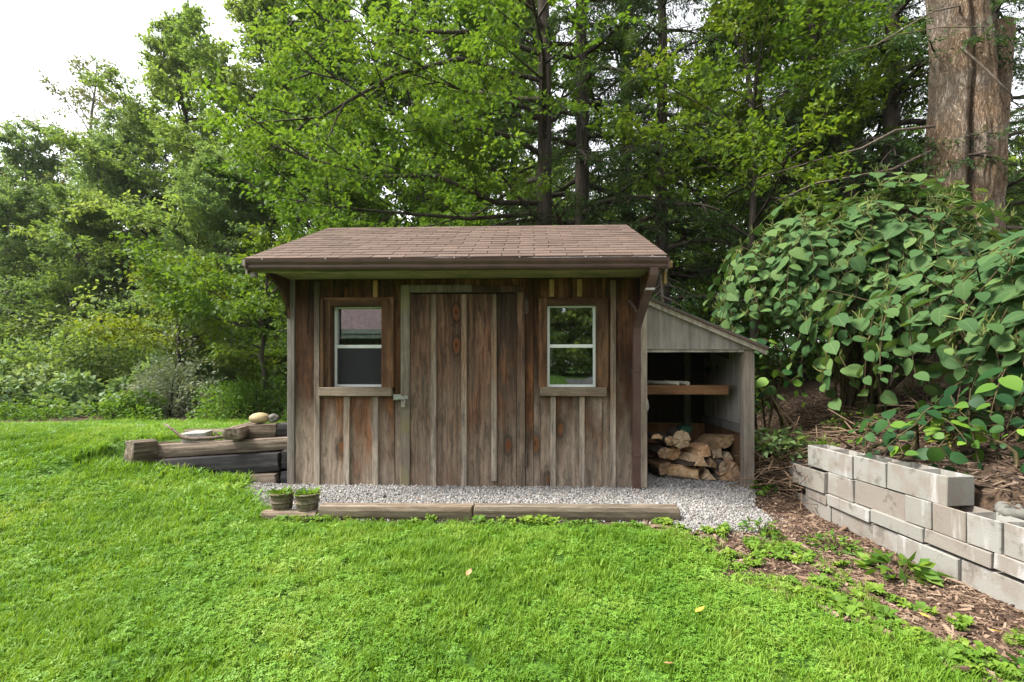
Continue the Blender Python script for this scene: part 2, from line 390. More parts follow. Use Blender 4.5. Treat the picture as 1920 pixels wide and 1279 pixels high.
def bark_mat(name, dark, mid, light, sc=(9, 9, 1.3), strength=.8):
    m = NT(name); co = m.obj_coord()
    v = m.vmath('MULTIPLY', co, sc)
    n = m.noise(v, 1.6, 7, .68, .6); b = m.noise(co, 1.4, 4)
    c = m.ramp(n, [(.3, dark), (.5, mid), (.7, light)])
    c = m.mix(m.math('MULTIPLY', m.rng(b, .45, .7), .4), c, mid)
    return m.pbr(c, .95, m.bump(n, strength, .03), spec=.1)
M['trunk_dark'] = bark_mat('dark_bark', (.018, .014, .011), (.05, .04, .032), (.10, .085, .07))
M['trunk_grey'] = bark_mat('grey_bark', (.06, .05, .042), (.12, .105, .09), (.2, .18, .16))
def big_bark():
    m = NT('old_tan_bark'); co = m.obj_coord()
    wv = m.n('ShaderNodeTexNoise', Vector=co, Scale=4.0, Detail=4.0).outputs['Color']
    cw = m.vmath('ADD', co, m.vmath('MULTIPLY', wv, (.12, .12, .3)))
    n1 = m.noise(m.vmath('MULTIPLY', cw, (16, 16, 3.2)), 1.0, 4, .6); n2 = m.noise(m.vmath('MULTIPLY', cw, (45, 45, 14)), 1.0, 5, .7); n3 = m.noise(co, 1.7, 5, .6)
    cr = m.rng(m.math('ABSOLUTE', m.math('SUBTRACT', n1, .5)), 0, .07)
    cr2 = m.rng(m.math('ABSOLUTE', m.math('SUBTRACT', n2, .5)), 0, .09)
    c = m.ramp(n2, [(.32, (.19, .118, .07)), (.5, (.30, .205, .135)), (.68, (.42, .32, .23))])
    c = m.mix(m.rng(n3, .45, .62), c, m.mix(.6, c, (.33, .29, .25)))
    c = m.mix(m.math('MULTIPLY', m.rng(n3, .38, .30), .8), c, (.16, .085, .045))
    c = m.mix(m.math('MULTIPLY', m.math('SUBTRACT', 1, cr), .5), c, (.07, .042, .026))
    c = m.mix(m.math('MULTIPLY', m.math('SUBTRACT', 1, cr2), .35), c, (.06, .04, .028))
    h = m.math('ADD', m.math('MULTIPLY', cr, 1.0), m.math('MULTIPLY', m.math('ADD', cr2, n2), .35))
    return m.pbr(c, .95, m.bump(h, .9, .03), spec=.1)
M['trunk_big'] = big_bark()
M['rust'] = plain('rusty_hinge', (.075, .055, .045), .6, .4, 40, metal=.3)
M['twig'] = bark_mat('dry_stalk', (.08, .05, .03), (.17, .115, .075), (.3, .22, .155), (20, 20, 2), .3)
M['cane'] = bark_mat('knotweed_cane', (.03, .024, .014), (.07, .055, .028), (.12, .10, .045), (20, 20, 2), .2)
M['dead_branch'] = bark_mat('dead_branch', (.06, .045, .035), (.13, .10, .08), (.22, .18, .15), (20, 20, 4), .4)

M['leaf_maple'] = leafmat('maple_leaf', [(.045, .102, .014), (.072, .148, .019), (.105, .188, .025), (.155, .222, .032)], .52)
M['leaf_left'] = leafmat('woodland_leaf', [(.085, .155, .042), (.12, .20, .055), (.16, .238, .068), (.21, .27, .085)], .52)
M['leaf_cool'] = leafmat('cool_woodland_leaf', [(.080, .155, .060), (.115, .198, .078), (.15, .235, .094), (.195, .265, .11)], .52)
M['leaf_olive'] = leafmat('olive_leaf', [(.085, .11, .055), (.12, .145, .07), (.16, .18, .085), (.2, .2, .10)], .4)
M['leaf_hemlock'] = leafmat('hemlock_needles', [(.020, .048, .018), (.034, .072, .026), (.052, .10, .034), (.08, .13, .04)], .4)
M['leaf_yellow'] = leafmat('yellowing_leaf', [(.07, .13, .014), (.11, .17, .018), (.16, .205, .02), (.22, .22, .022)], .42)
M['leaf_bright'] = leafmat('bright_maple_leaf', [(.045, .10, .014), (.075, .145, .018), (.115, .185, .022), (.165, .215, .026)], .48)
M['leaf_silver'] = leafmat('silvery_leaf', [(.13, .18, .11), (.20, .25, .165), (.27, .32, .225), (.36, .40, .29)], .25)
M['leaf_pale'] = leafmat('pale_hedge_leaf', [(.075, .145, .055), (.12, .20, .08), (.17, .25, .105), (.26, .33, .16)], .35)
M['leaf_herb'] = leafmat('herb_leaf', [(.04, .10, .015), (.075, .16, .02), (.11, .21, .025), (.16, .25, .03)], .4)
M['leaf_knot'] = leafmat('knotweed_leaf', [(.036, .086, .028), (.052, .110, .036), (.070, .134, .043), (.108, .172, .049)], .3, .65, spec=.12)
M['leaf_knot_obj'] = leafmat('knotweed_leaf_single', [(.042, .092, .032), (.056, .114, .038), (.074, .138, .045), (.10, .165, .05)], .3, .65, use_obj=True, spec=.12, veins=True)
M['leaf_low'] = leafmat('low_leaf', [(.012, .045, .016), (.02, .065, .018), (.035, .095, .02), (.13, .24, .025)], .3, use_obj=True)
M['flower'] = leafmat('flower_spray', [(.17, .19, .06), (.26, .25, .10)], .2)
M['hosta'] = leafmat('pale_weed_leaf', [(.10, .18, .06), (.17, .26, .10), (.26, .35, .17)], .35)
M['grass'] = leafmat('grass_blade', [(.088, .185, .016), (.122, .242, .021), (.168, .297, .03), (.27, .355, .066)], .40, .5, use_obj=True, tcol=1.2, patch_=True)
M['clover'] = leafmat('clover_leaf', [(.080, .185, .020), (.117, .245, .027), (.162, .302, .038), (.255, .365, .075)], .35, .5, use_obj=True, patch_=True)
M['weed'] = leafmat('weed_leaf', [(.085, .17, .02), (.13, .23, .026), (.19, .28, .036)], .35, .5, use_obj=True)
def obj_ramp(name, cols, rough=.9):
    m = NT(name); oi = m.n('ShaderNodeObjectInfo'); c = m.ramp(oi.outputs['Random'], [(i / (len(cols) - 1), k) for i, k in enumerate(cols)], 'LINEAR')
    n = m.noise(m.pos(), 120, 3); c = m.mix(m.math('MULTIPLY', n, .4), c, m.mix(.6, c, (.1, .09, .08)))
    return m.pbr(c, rough, spec=.2)
M['pebble'] = obj_ramp('gravel_stone', [(.10, .10, .10), (.22, .217, .212), (.34, .336, .328), (.22, .18, .155), (.46, .455, .445)])
M['chip'] = obj_ramp('wood_chip', [(.035, .020, .013), (.072, .041, .026), (.12, .072, .046), (.19, .125, .083), (.30, .22, .155)])
M['litter'] = obj_ramp('bank_litter', [(.020, .013, .009), (.045, .028, .019), (.08, .05, .034), (.13, .088, .06), (.22, .16, .115)])
M['yellow_leaf'] = plain('fallen_leaf', (.48, .30, .045), .6, .3, 30)
M['brown_leaf'] = plain('fallen_brown_leaf', (.36, .18, .09), .6, .3, 30)

def ground_mat():
    m = NT('ground_soil'); p = m.pos(); f = m.attr('lawn')
    n = m.noise(p, 14, 6); n2 = m.noise(p, 1.2, 4)
    soil = m.ramp(n, [(.3, (.022, .016, .011)), (.5, (.055, .036, .024)), (.7, (.10, .07, .048))])
    green = m.ramp(n, [(.3, (.022, .05, .008)), (.6, (.05, .11, .014)), (.8, (.08, .15, .02))])
    green = m.mix(m.math('MULTIPLY', m.rng(n2, .5, .7), .3), green, (.09, .10, .03))
    return m.pbr(m.mix(f, soil, green), .95, m.bump(n, .6, .03), spec=.1)
M['ground'] = ground_mat()
def soil_mat(name, a, b, c, sc):
    m = NT(name); n = m.noise(m.pos(), sc, 6, .7); return m.pbr(m.ramp(n, [(.3, a), (.5, b), (.72, c)]), .95, m.bump(n, .8, .015), spec=.1)
M['mulch'] = soil_mat('mulch_soil', (.02, .012, .008), (.05, .029, .019), (.095, .06, .04), 45)
M['gravel'] = soil_mat('gravel_ground', (.08, .077, .074), (.18, .175, .17), (.30, .295, .285), 70)
M['asphalt'] = soil_mat('asphalt', (.05, .05, .05), (.09, .09, .09), (.14, .14, .14), 30)
M['house_wall'] = plain('house_wall_shaded', (.12, .10, .095), .7, .15, 3)  # dark tone puts the porch shadow into the wall colour
M['house_roof'] = plain('house_roof_shingle', (.17, .12, .125), .9, .25, 6)
M['basket'] = None

# ------------------------------------------------------------------ terrain
def WX(y): return 2.62 + .065 * (4.87 - y)          # line of the block wall

def Hn(x, y):
    x = np.asarray(x, float); y = np.asarray(y, float)
    left = sstep(2.5, 4.9, -x)
    zf = .19 * left * sstep(1.2, 4.4, y) + .10 * sstep(4.6, 8, -x) * sstep(2.5, 5, y)
    zb = (.43 - .28 * sstep(5.6, 8.8, y)) * sstep(2.55, 2.85, -x)
    w = np.where(x < -4.7, sstep(4.2, 5.8, y), sstep(5.1, 5.22, y))
    z = zf * (1 - w) + zb * w
    behind = sstep(-2.9, -2.4, x)
    z = z * (1 - behind * sstep(5.0, 5.3, y)) + behind * sstep(6.6, 12, y) * .35
    z = z - .135 * sstep(1.3, 2.45, x) * sstep(5.0, 4.6, y)
    wx = WX(y) + .12
    bank_f = (.42 + .22 * np.clip(x - wx, 0, 6)) * sstep(0, .12, x - wx) * sstep(5.0, 4.8, y)
    z = np.where((x > wx) & (y < 5.0), np.maximum(z, 0) * 0 + bank_f + z * (1 - sstep(0, .12, x - wx)), z)
    bank_b = (.62 * sstep(2.35, 4.2, x) + .18 * np.clip(x - 4.0, 0, 5)) * sstep(4.75, 5.3, y)
    wb_ = sstep(2.28, 2.5, x) * sstep(4.75, 5.2, y)
    z = z * (1 - wb_) + np.maximum(z, bank_b) * wb_
    z = z + .045 * np.clip(-y - 3, 0, 20)
    z = z + .018 * np.sin(x * 1.9 + .7) * np.sin(y * 1.6 + 1.1) * sstep(3.7, 3.2, y)
    z = z + np.clip(y - 14, 0, 40) * .02
    return z
def H(x, y): return float(Hn(np.array([x]), np.array([y]))[0])

def lawn_edge(y):                                    # right-hand limit of the lawn in front
    return np.interp(y, [-6, 1.2, 2.0, 2.17, 2.52, 2.87, 3.4, 3.68, 3.9], [2.7, 2.38, 2.08, 2.0, 1.76, 1.44, 1.28, 1.2, 1.14])
def wob(x, y, s=1.0): return .5 * np.sin(x * 7.3 * s + 1.3 * np.sin(y * 5.1 * s)) + .5 * np.sin(y * 9.1 * s + 1.7 * np.sin(x * 4.3 * s + 2))
def gravel_mask(x, y):
    lb = np.interp(y, [4.0, 4.08, 4.3, 4.8, 5.0], [-2.15, -2.25, -2.6, -2.92, -2.95])
    rb = np.interp(y, [3.70, 3.76, 4.25, 4.9, 6.2], [1.45, 1.72, 2.08, 2.25, 2.22])
    inb = (y > 4.0) & (x > lb + .06 * wob(x, y)) & (x < rb + .05 * wob(x, y, 1.4)) & (y < np.where(x > 1.2, 6.2, 5.0))
    br = (x > 1.12) & (y <= 4.02) & (y > 3.74 + .05 * wob(x, y, 1.2) + .18 * np.clip(x - 1.6, 0, 1)) & (x < rb)
    return inb | br
def lawn_mask(x, y):
    far = 8.9 + .5 * np.sin(x * .7) + .2 * wob(x, y, .4)
    a = (y < 3.87) & (x < lawn_edge(y) + .16 * wob(x, y) + .14 * wob(x + 5, y + 2, 2.3) - .08)
    b = (y >= 3.87) & (y < 5.02) & (x < np.interp(y, [3.87, 4.08, 4.3, 4.8, 5.02], [-1.9, -2.25, -2.6, -2.92, -3.0]) + .06 * wob(x, y))
    c = (y >= 5.02) & (y < far) & (x < -2.75) & ~((x > -4.2) & (y < 5.3))
    c2 = (y >= 5.02) & (y < far) & (x <= -4.2)
    return a | b | c | c2

def axis_grid(lo, hi, step, far, grow=1.35):
    core = list(np.arange(lo, hi + 1e-6, step)); s = step; p = hi
    while p < far: s *= grow; p += s; core.append(p)
    s = step; p = lo; pre = []
    while p > -far: s *= grow; p -= s; pre.append(p)
    return np.array(pre[::-1] + core)
gx = axis_grid(-12, 8, .1, 400); gy = axis_grid(-3, 11, .1, 400)
# extra rows where the ground steps
GX, GY = np.meshgrid(gx, gy)
gz = Hn(GX.ravel(), GY.ravel())
nx, ny = len(gx), len(gy)
ii = np.arange(nx * ny).reshape(ny, nx)
GF = np.stack([ii[:-1, :-1].ravel(), ii[:-1, 1:].ravel(), ii[1:, 1:].ravel(), ii[1:, :-1].ravel()], 1)
lm = lawn_mask(GX.ravel(), GY.ravel()).astype(float)
lm[(GY.ravel() < -3)] = 1
ground = link('ground', np_mesh('ground', np.stack([GX.ravel(), GY.ravel(), gz], 1), GF, True, {'lawn': lm}), M['ground'])
tag(ground, kind='structure')

def patch(name, mask, x0, x1, y0, y1, step, dz, mat):
    xs = np.arange(x0, x1, step); ys = np.arange(y0, y1, step); A, B = np.meshgrid(xs, ys)
    k = mask(A.ravel(), B.ravel()).reshape(A.shape); n_ = len(xs)
    idx = np.arange(A.size).reshape(A.shape); q = k[:-1, :-1] & k[1:, :-1] & k[:-1, 1:] & k[1:, 1:]
    F = np.stack([idx[:-1, :-1][q], idx[:-1, 1:][q], idx[1:, 1:][q], idx[1:, :-1][q]], 1)
    V = np.stack([A.ravel(), B.ravel(), Hn(A.ravel(), B.ravel()) + dz], 1)
    used = np.unique(F); re = np.full(len(V), -1); re[used] = np.arange(len(used))
    o = link(name, np_mesh(name, V[used], re[F], True), mat); tag(o, kind='structure'); return o
patch('gravel_bed', gravel_mask, -3.2, 2.4, 3.6, 6.3, .05, .012, M['gravel'])
def mulch_mask(x, y):
    return (((y < 4.95) & (x > lawn_edge(y) - .25) & (x < WX(y) + .05) & (y > .6)) & ~gravel_mask(x, y) & ~((y > 3.95) & (x < 1.6))) | ((x > 2.28) & (x < 2.75) & (y > 4.8) & (y < 5.6))
patch('mulch_bed', mulch_mask, .7, 2.85, .6, 5.7, .05, .008, M['mulch'])

# ------------------------------------------------------------------ scattering of uncountable stuff (geometry nodes on a point mesh)
def src_collection(name, meshes, mat):
    c = bpy.data.collections.new(name)
    for i, me in enumerate(meshes):
        if not me.materials: me.materials.append(mat)
        o = bpy.data.objects.new(f'{name}_{i:02d}', me); c.objects.link(o)
    return c
def scatter(name, P, rot, scl, idx, coll, label, cat, rand_mat=None):
    me = bpy.data.meshes.new(name); P = np.asarray(P, np.float32)
    me.vertices.add(len(P)); me.vertices.foreach_set('co', P.ravel())
    a = me.attributes.new('rot', 'FLOAT_VECTOR', 'POINT'); a.data.foreach_set('vector', np.asarray(rot, np.float32).ravel())
    a = me.attributes.new('scl', 'FLOAT', 'POINT'); a.data.foreach_set('value', np.asarray(scl, np.float32))
    a = me.attributes.new('idx', 'INT', 'POINT'); a.data.foreach_set('value', np.asarray(idx, np.int32))
    o = link(name, me)
    ng = bpy.data.node_groups.new(name + '_scatter', 'GeometryNodeTree')
    ng.interface.new_socket('Geometry', in_out='INPUT', socket_type='NodeSocketGeometry'); ng.interface.new_socket('Geometry', in_out='OUTPUT', socket_type='NodeSocketGeometry')
    gi = ng.nodes.new('NodeGroupInput'); go = ng.nodes.new('NodeGroupOutput')
    ci = ng.nodes.new('GeometryNodeCollectionInfo'); ci.inputs['Collection'].default_value = coll
    ci.inputs['Separate Children'].default_value = True; ci.inputs['Reset Children'].default_value = True
    ip = ng.nodes.new('GeometryNodeInstanceOnPoints'); ip.inputs['Pick Instance'].default_value = True
    def na(n, t):
        d = ng.nodes.new('GeometryNodeInputNamedAttribute'); d.data_type = t; d.inputs['Name'].default_value = n; return d.outputs['Attribute']
    ng.links.new(gi.outputs[0], ip.inputs['Points']); ng.links.new(ci.outputs[0], ip.inputs['Instance'])
    ng.links.new(na('idx', 'INT'), ip.inputs['Instance Index']); ng.links.new(na('rot', 'FLOAT_VECTOR'), ip.inputs['Rotation']); ng.links.new(na('scl', 'FLOAT'), ip.inputs['Scale'])
    ng.links.new(ip.outputs[0], go.inputs[0])
    md = o.modifiers.new('scatter', 'NODES'); md.node_group = ng
    tag(o, label, cat, kind='stuff'); return o

def leaves_np(P, D, N, size, wr=.55, fold=.15):
    """diamond leaves: P base, D direction, N normal -> V, F(quads)"""
    D = D / (np.linalg.norm(D, axis=1, keepdims=True) + 1e-9)
    S = np.cross(D, N); S /= (np.linalg.norm(S, axis=1, keepdims=True) + 1e-9); U = np.cross(S, D)
    s = np.asarray(size)[:, None]
    a = P; b = P + D * s * .45 + S * s * wr * .5 + U * s * fold; c = P + D * s; d = P + D * s * .45 - S * s * wr * .5 + U * s * fold
    V = np.stack([a, b, c, d], 1).reshape(-1, 3); F = np.arange(len(P) * 4).reshape(-1, 4); return V, F

def blade_clump(seed, n, hmin, hmax, rad, w=.0028, bend=.5):
    rg = np.random.default_rng(seed); V = []; F = []
    for i in range(n):
        a = rg.uniform(0, 6.28); r = rad * math.sqrt(rg.uniform()); x, y = r * math.cos(a), r * math.sin(a)
        h = rg.uniform(hmin, hmax); az = rg.uniform(0, 6.28); be = rg.uniform(.1, 1) * bend * h; ww = w * rg.uniform(.7, 1.4)
        dx, dy = math.cos(az), math.sin(az); sx, sy = -dy * ww, dx * ww; k = len(V)
        V += [(x - sx, y - sy, -.01), (x + sx, y + sy, -.01), (x + dx * be * .3 + sx, y + dy * be * .3 + sy, h * .6), (x + dx * be * .3 - sx, y + dy * be * .3 - sy, h * .6), (x + dx * be, y + dy * be, h)]
        F += [(k, k + 1, k + 2, k + 3), (k + 3, k + 2, k + 4)]
    return np_mesh('grass_clump', V, F)
def clover_clump(seed, n, rad, hmin, hmax, lr):
    rg = np.random.default_rng(seed); V = []; F = []
    for i in range(n):
        a = rg.uniform(0, 6.28); r = rad * math.sqrt(rg.uniform()); x, y = r * math.cos(a), r * math.sin(a); h = rg.uniform(hmin, hmax); a0 = rg.uniform(0, 6.28)
        tx, ty = rg.normal(0, .25, 2)
        for j in range(3):
            t = a0 + j * 2.094; l = lr * rg.uniform(.8, 1.2); k = len(V)
            for (dr, da, dz) in ((0, 0, 0), (.6 * l, .55, .1 * l), (l, .35, .05 * l), (l, -.35, .05 * l), (.6 * l, -.55, .1 * l)):
                px, py = dr * math.cos(t + da), dr * math.sin(t + da)
                V.append((x + px, y + py, h + dz + px * tx + py * ty))
            F.append((k, k + 1, k + 2, k + 3, k + 4))
    return np_mesh('clover_clump', V, F)

rg = np.random.default_rng(11)
def sample(n, x0, x1, y0, y1, mask):
    x = rg.uniform(x0, x1, n); y = rg.uniform(y0, y1, n); k = mask(x, y); return x[k], y[k]
def in_view(x, y, m=.35):
    a = R(2.2); d = -x * math.sin(a) + y * math.cos(a); l = x * math.cos(a) + y * math.sin(a)
    return (d > 1.0) & (np.abs(l) < d * 1.10 + m)

def lawn_scatter():
    X, Y, S, I = [], [], [], []
    # (ymin, ymax, points per m2, scale)
    for y0, y1, dens, sc in ((1.1, 2.8, 760, .85), (2.8, 4.2, 520, 1.0), (4.2, 6.2, 300, 1.25), (6.2, 9.9, 170, 1.6)):
        w = 1.12 * y1 + .6; n = int(dens * (y1 - y0) * 2 * w)
        x, y = sample(n, -w - .4, w, y0, y1, lambda a, b: lawn_mask(a, b) & in_view(a, b))
        X.append(x); Y.append(y); S.append(np.full(len(x), sc))
    x = np.concatenate(X); y = np.concatenate(Y); s = np.concatenate(S)
    n = len(x); patchy = wob(x, y, .35) + .5 * wob(x + 3, y, .9)
    clov = rg.uniform(size=n) < np.clip(.40 + .35 * patchy, .06, .8)
    idx = np.where(clov, rg.integers(0, 4, n), rg.integers(4, 9, n))
    tall = np.exp(-((x + 2.75) / .55) ** 2 - ((y - 4.25) / .6) ** 2) * 1.0 + np.exp(-((y - 4.95) / .2) ** 2) * (x < -3) * .7 * (x > -4.8)
    s = s * rg.uniform(.75, 1.25, n) * (1 + tall * .9) * (1 - .45 * np.exp(-((y - 3.85) / .16) ** 2) * (x > -2.2))
    P = np.stack([x, y, Hn(x, y)], 1); rot = np.stack([rg.normal(0, .12, n), rg.normal(0, .12, n), rg.uniform(0, 6.28, n)], 1)
    meshes = [clover_clump(i, 18, .055, .015, .04, .0105) for i in range(4)] + [blade_clump(20 + i, 34, .025, .06, .05, .0022, 1.0) for i in range(5)]
    for i, me in enumerate(meshes): me.materials.append(M['clover'] if i < 4 else M['grass'])
    scatter('lawn_grass', P, rot, s, idx, src_collection('lawn_sources', meshes, None), 'short green grass and clover covering the lawn', 'grass')
lawn_scatter()

def pebble_meshes():
    out = []
    for i in range(5):
        bm = bmesh.new(); bmesh.ops.create_icosphere(bm, subdivisions=1, radius=1); r_ = random.Random(i)
        f = (1, r_.uniform(.6, .9), r_.uniform(.45, .7))
        for v in bm.verts: v.co = Vector([v.co[k] * f[k] * r_.uniform(.8, 1.15) for k in range(3)])
        me = bpy.data.meshes.new('pebble'); bm.to_mesh(me); bm.free(); out.append(me)
    return out
def gravel_scatter():
    x, y = sample(int(7200 * 5.7 * 2.7), -3.2, 2.5, 3.6, 6.3, gravel_mask)
    n = len(x); s = rg.lognormal(math.log(.0078), .32, n)
    P = np.stack([x, y, Hn(x, y) + .012 + rg.uniform(-.2, .9, n) * s], 1); rot = rg.uniform(0, 6.28, (n, 3))
    scatter('gravel', P, rot, s, rg.integers(0, 5, n), src_collection('gravel_sources', pebble_meshes(), M['pebble']), 'light grey crushed stone gravel round the shed', 'gravel')
    k = lambda a, b: (~gravel_mask(a, b)) & (gravel_mask(a + .12, b) | gravel_mask(a - .12, b) | gravel_mask(a, b + .15)) & (b > 3.5)
    x, y = sample(9000, -3.2, 2.5, 3.5, 5.0, k); n = len(x); s = rg.uniform(.005, .011, n)
    P = np.stack([x, y, Hn(x, y) + .01], 1)
    scatter('gravel', P, rg.uniform(0, 6.28, (n, 3)), s, rg.integers(0, 5, n), bpy.data.collections['gravel_sources'], 'stray gravel stones along the edges of the gravel bed', 'gravel')
gravel_scatter()

def chip_scatter():
    ms = []
    for i in range(5):
        r_ = random.Random(60 + i); mb = MB(); l = r_.uniform(.7, 1.2); w = r_.uniform(.12, .3)
        mb.prism([(-l / 2, -.04), (l / 2 * r_.uniform(.6, 1), -.05), (l / 2, .03), (-l / 2 * r_.uniform(.7, 1), .05)], -w / 2, w / 2); ms.append(mb.mesh('chip'))
    x, y = sample(42000, .7, 2.9, .9, 5.6, lambda a, b: mulch_mask(a, b))
    n = len(x); s = rg.lognormal(math.log(.024), .55, n)
    P = np.stack([x, y, Hn(x, y) + .012], 1); rot = np.stack([rg.normal(0, .25, n), rg.normal(0, .25, n), rg.uniform(0, 6.28, n)], 1)
    scatter('wood_chips', P, rot, s, rg.integers(0, 5, n), src_collection('chip_sources', ms, M['chip']), 'brown wood chip mulch in front of the block wall', 'mulch')
    x, y = sample(4200, -2.9, 2.4, 3.7, 5.3, gravel_mask); keep = rg.uniform(size=len(x)) < np.clip(.04 + .5 * np.clip(x - 1.2, 0, 1) + .12 * (y > 4.9), 0, .4); x, y = x[keep], y[keep]; n = len(x)
    scatter('gravel_debris', np.stack([x, y, Hn(x, y) + .022], 1), np.stack([rg.normal(0, .2, n), rg.normal(0, .2, n), rg.uniform(0, 6.28, n)], 1), rg.uniform(.008, .03, n), rg.integers(0, 5, n), bpy.data.collections['chip_sources'], 'bits of bark and dead leaf lying on the gravel', 'debris')
    # leaf litter and stalk litter on the bank behind the wall and under the wood
    lit = [me.copy() for me in ms]
    for me in lit: me.materials.clear()
    m2 = lambda a, b: ((a > WX(b) + .2) & (b > 2.6)) | ((b > 5.4) & (a > 2.35))
    x, y = sample(30000, 2.3, 8, 2.6, 9, m2); n = len(x); s = np.minimum(rg.lognormal(math.log(.042), .5, n), .10)
    P = np.stack([x, y, Hn(x, y) + .02], 1); rot = np.stack([rg.normal(0, .3, n), rg.normal(0, .3, n), rg.uniform(0, 6.28, n)], 1)
    scatter('leaf_litter', P, rot, s, rg.integers(0, 5, n), src_collection('litter_sources', lit, M['litter']), 'brown stalks and leaf litter on the bank behind the block wall', 'leaf litter')
chip_scatter()

def rosette(seed, n, l, w, lift):
    r_ = np.random.default_rng(seed); V = []; F = []
    for i in range(n):
        a = i * 2.4 + r_.uniform(-.3, .3); ll = l * r_.uniform(.6, 1.15); e = lift * r_.uniform(.5, 1.4); d = (math.cos(a), math.sin(a)); k = len(V)
        for (t, ww, zz) in ((0.05, .12, 0), (.45, 1, .8), (.75, .8, .95), (1, .0, .8)):
            for sg in ((-1, 1) if ww > 0 else (0,)):
                V.append((d[0] * ll * t - d[1] * sg * ww * w * ll / 2, d[1] * ll * t + d[0] * sg * ww * w * ll / 2, e * ll * zz + (.06 * ll if sg else 0)))
        F += [(k, k + 1, k + 3, k + 2), (k + 2, k + 3, k + 5, k + 4), (k + 4, k + 5, k + 6)]
    return np_mesh('weed_rosette', V, F)
def weed_scatter():
    ms = [rosette(i, 16, .11, .42, .55) for i in range(3)] + [rosette(10 + i, 26, .075, .5, .9) for i in range(3)] + [clover_clump(40, 26, .08, .03, .07, .017)] + [blade_clump(50, 24, .05, .13, .05, .003, .8)]
    def wm(a, b): return (a > lawn_edge(b) - .2) & (a < lawn_edge(b) + .80 + .3 * wob(a, b, .6)) & (a < WX(b) - .05) & (b < 3.9) & (b > 1.2) & ~gravel_mask(a, b)
    x, y = sample(5200, .7, 2.7, 1.2, 3.9, wm); keep = rg.uniform(size=len(x)) < np.clip(.26 + .42 * wob(x, y, 1.1), .04, .65) * np.clip(1.15 - (x - lawn_edge(y)) / .85, .05, 1); x, y = x[keep], y[keep]
    x2 = rg.uniform(-2.1, 1.15, 130); y2 = rg.normal(3.83, .025, 130)           # along the front of the edging timbers
    k2 = rg.uniform(size=130) < np.clip(.5 + .8 * wob(x2, y2 * 0, .8), .1, 1); x2, y2 = x2[k2], y2[k2]
    x3 = np.array([-1.72, -1.66, -1.78, -1.63, -1.7, 1.5, 1.56, 1.46, 2.3, 2.36, 2.26, -2.62, -2.66, -2.5]); y3 = np.array([3.8, 3.83, 3.84, 3.78, 3.77, 3.78, 3.72, 3.7, 4.9, 4.95, 4.86, 4.35, 4.6, 4.2])
    x = np.concatenate([x, x2, x3]); y = np.concatenate([y, y2, y3]); n = len(x)
    s = rg.uniform(.35, 1.05, n) * .62
    P = np.stack([x, y, Hn(x, y) + .01], 1); rot = np.stack([rg.normal(0, .15, n), rg.normal(0, .15, n), rg.uniform(0, 6.28, n)], 1)
    scatter('weeds', P, rot, s, rg.choice([0, 1, 2, 3, 4, 5, 6, 7, 7, 7, 6], n), src_collection('weed_sources', ms, M['weed']), 'low leafy weeds spreading between the lawn and the mulch', 'weeds')
weed_scatter()

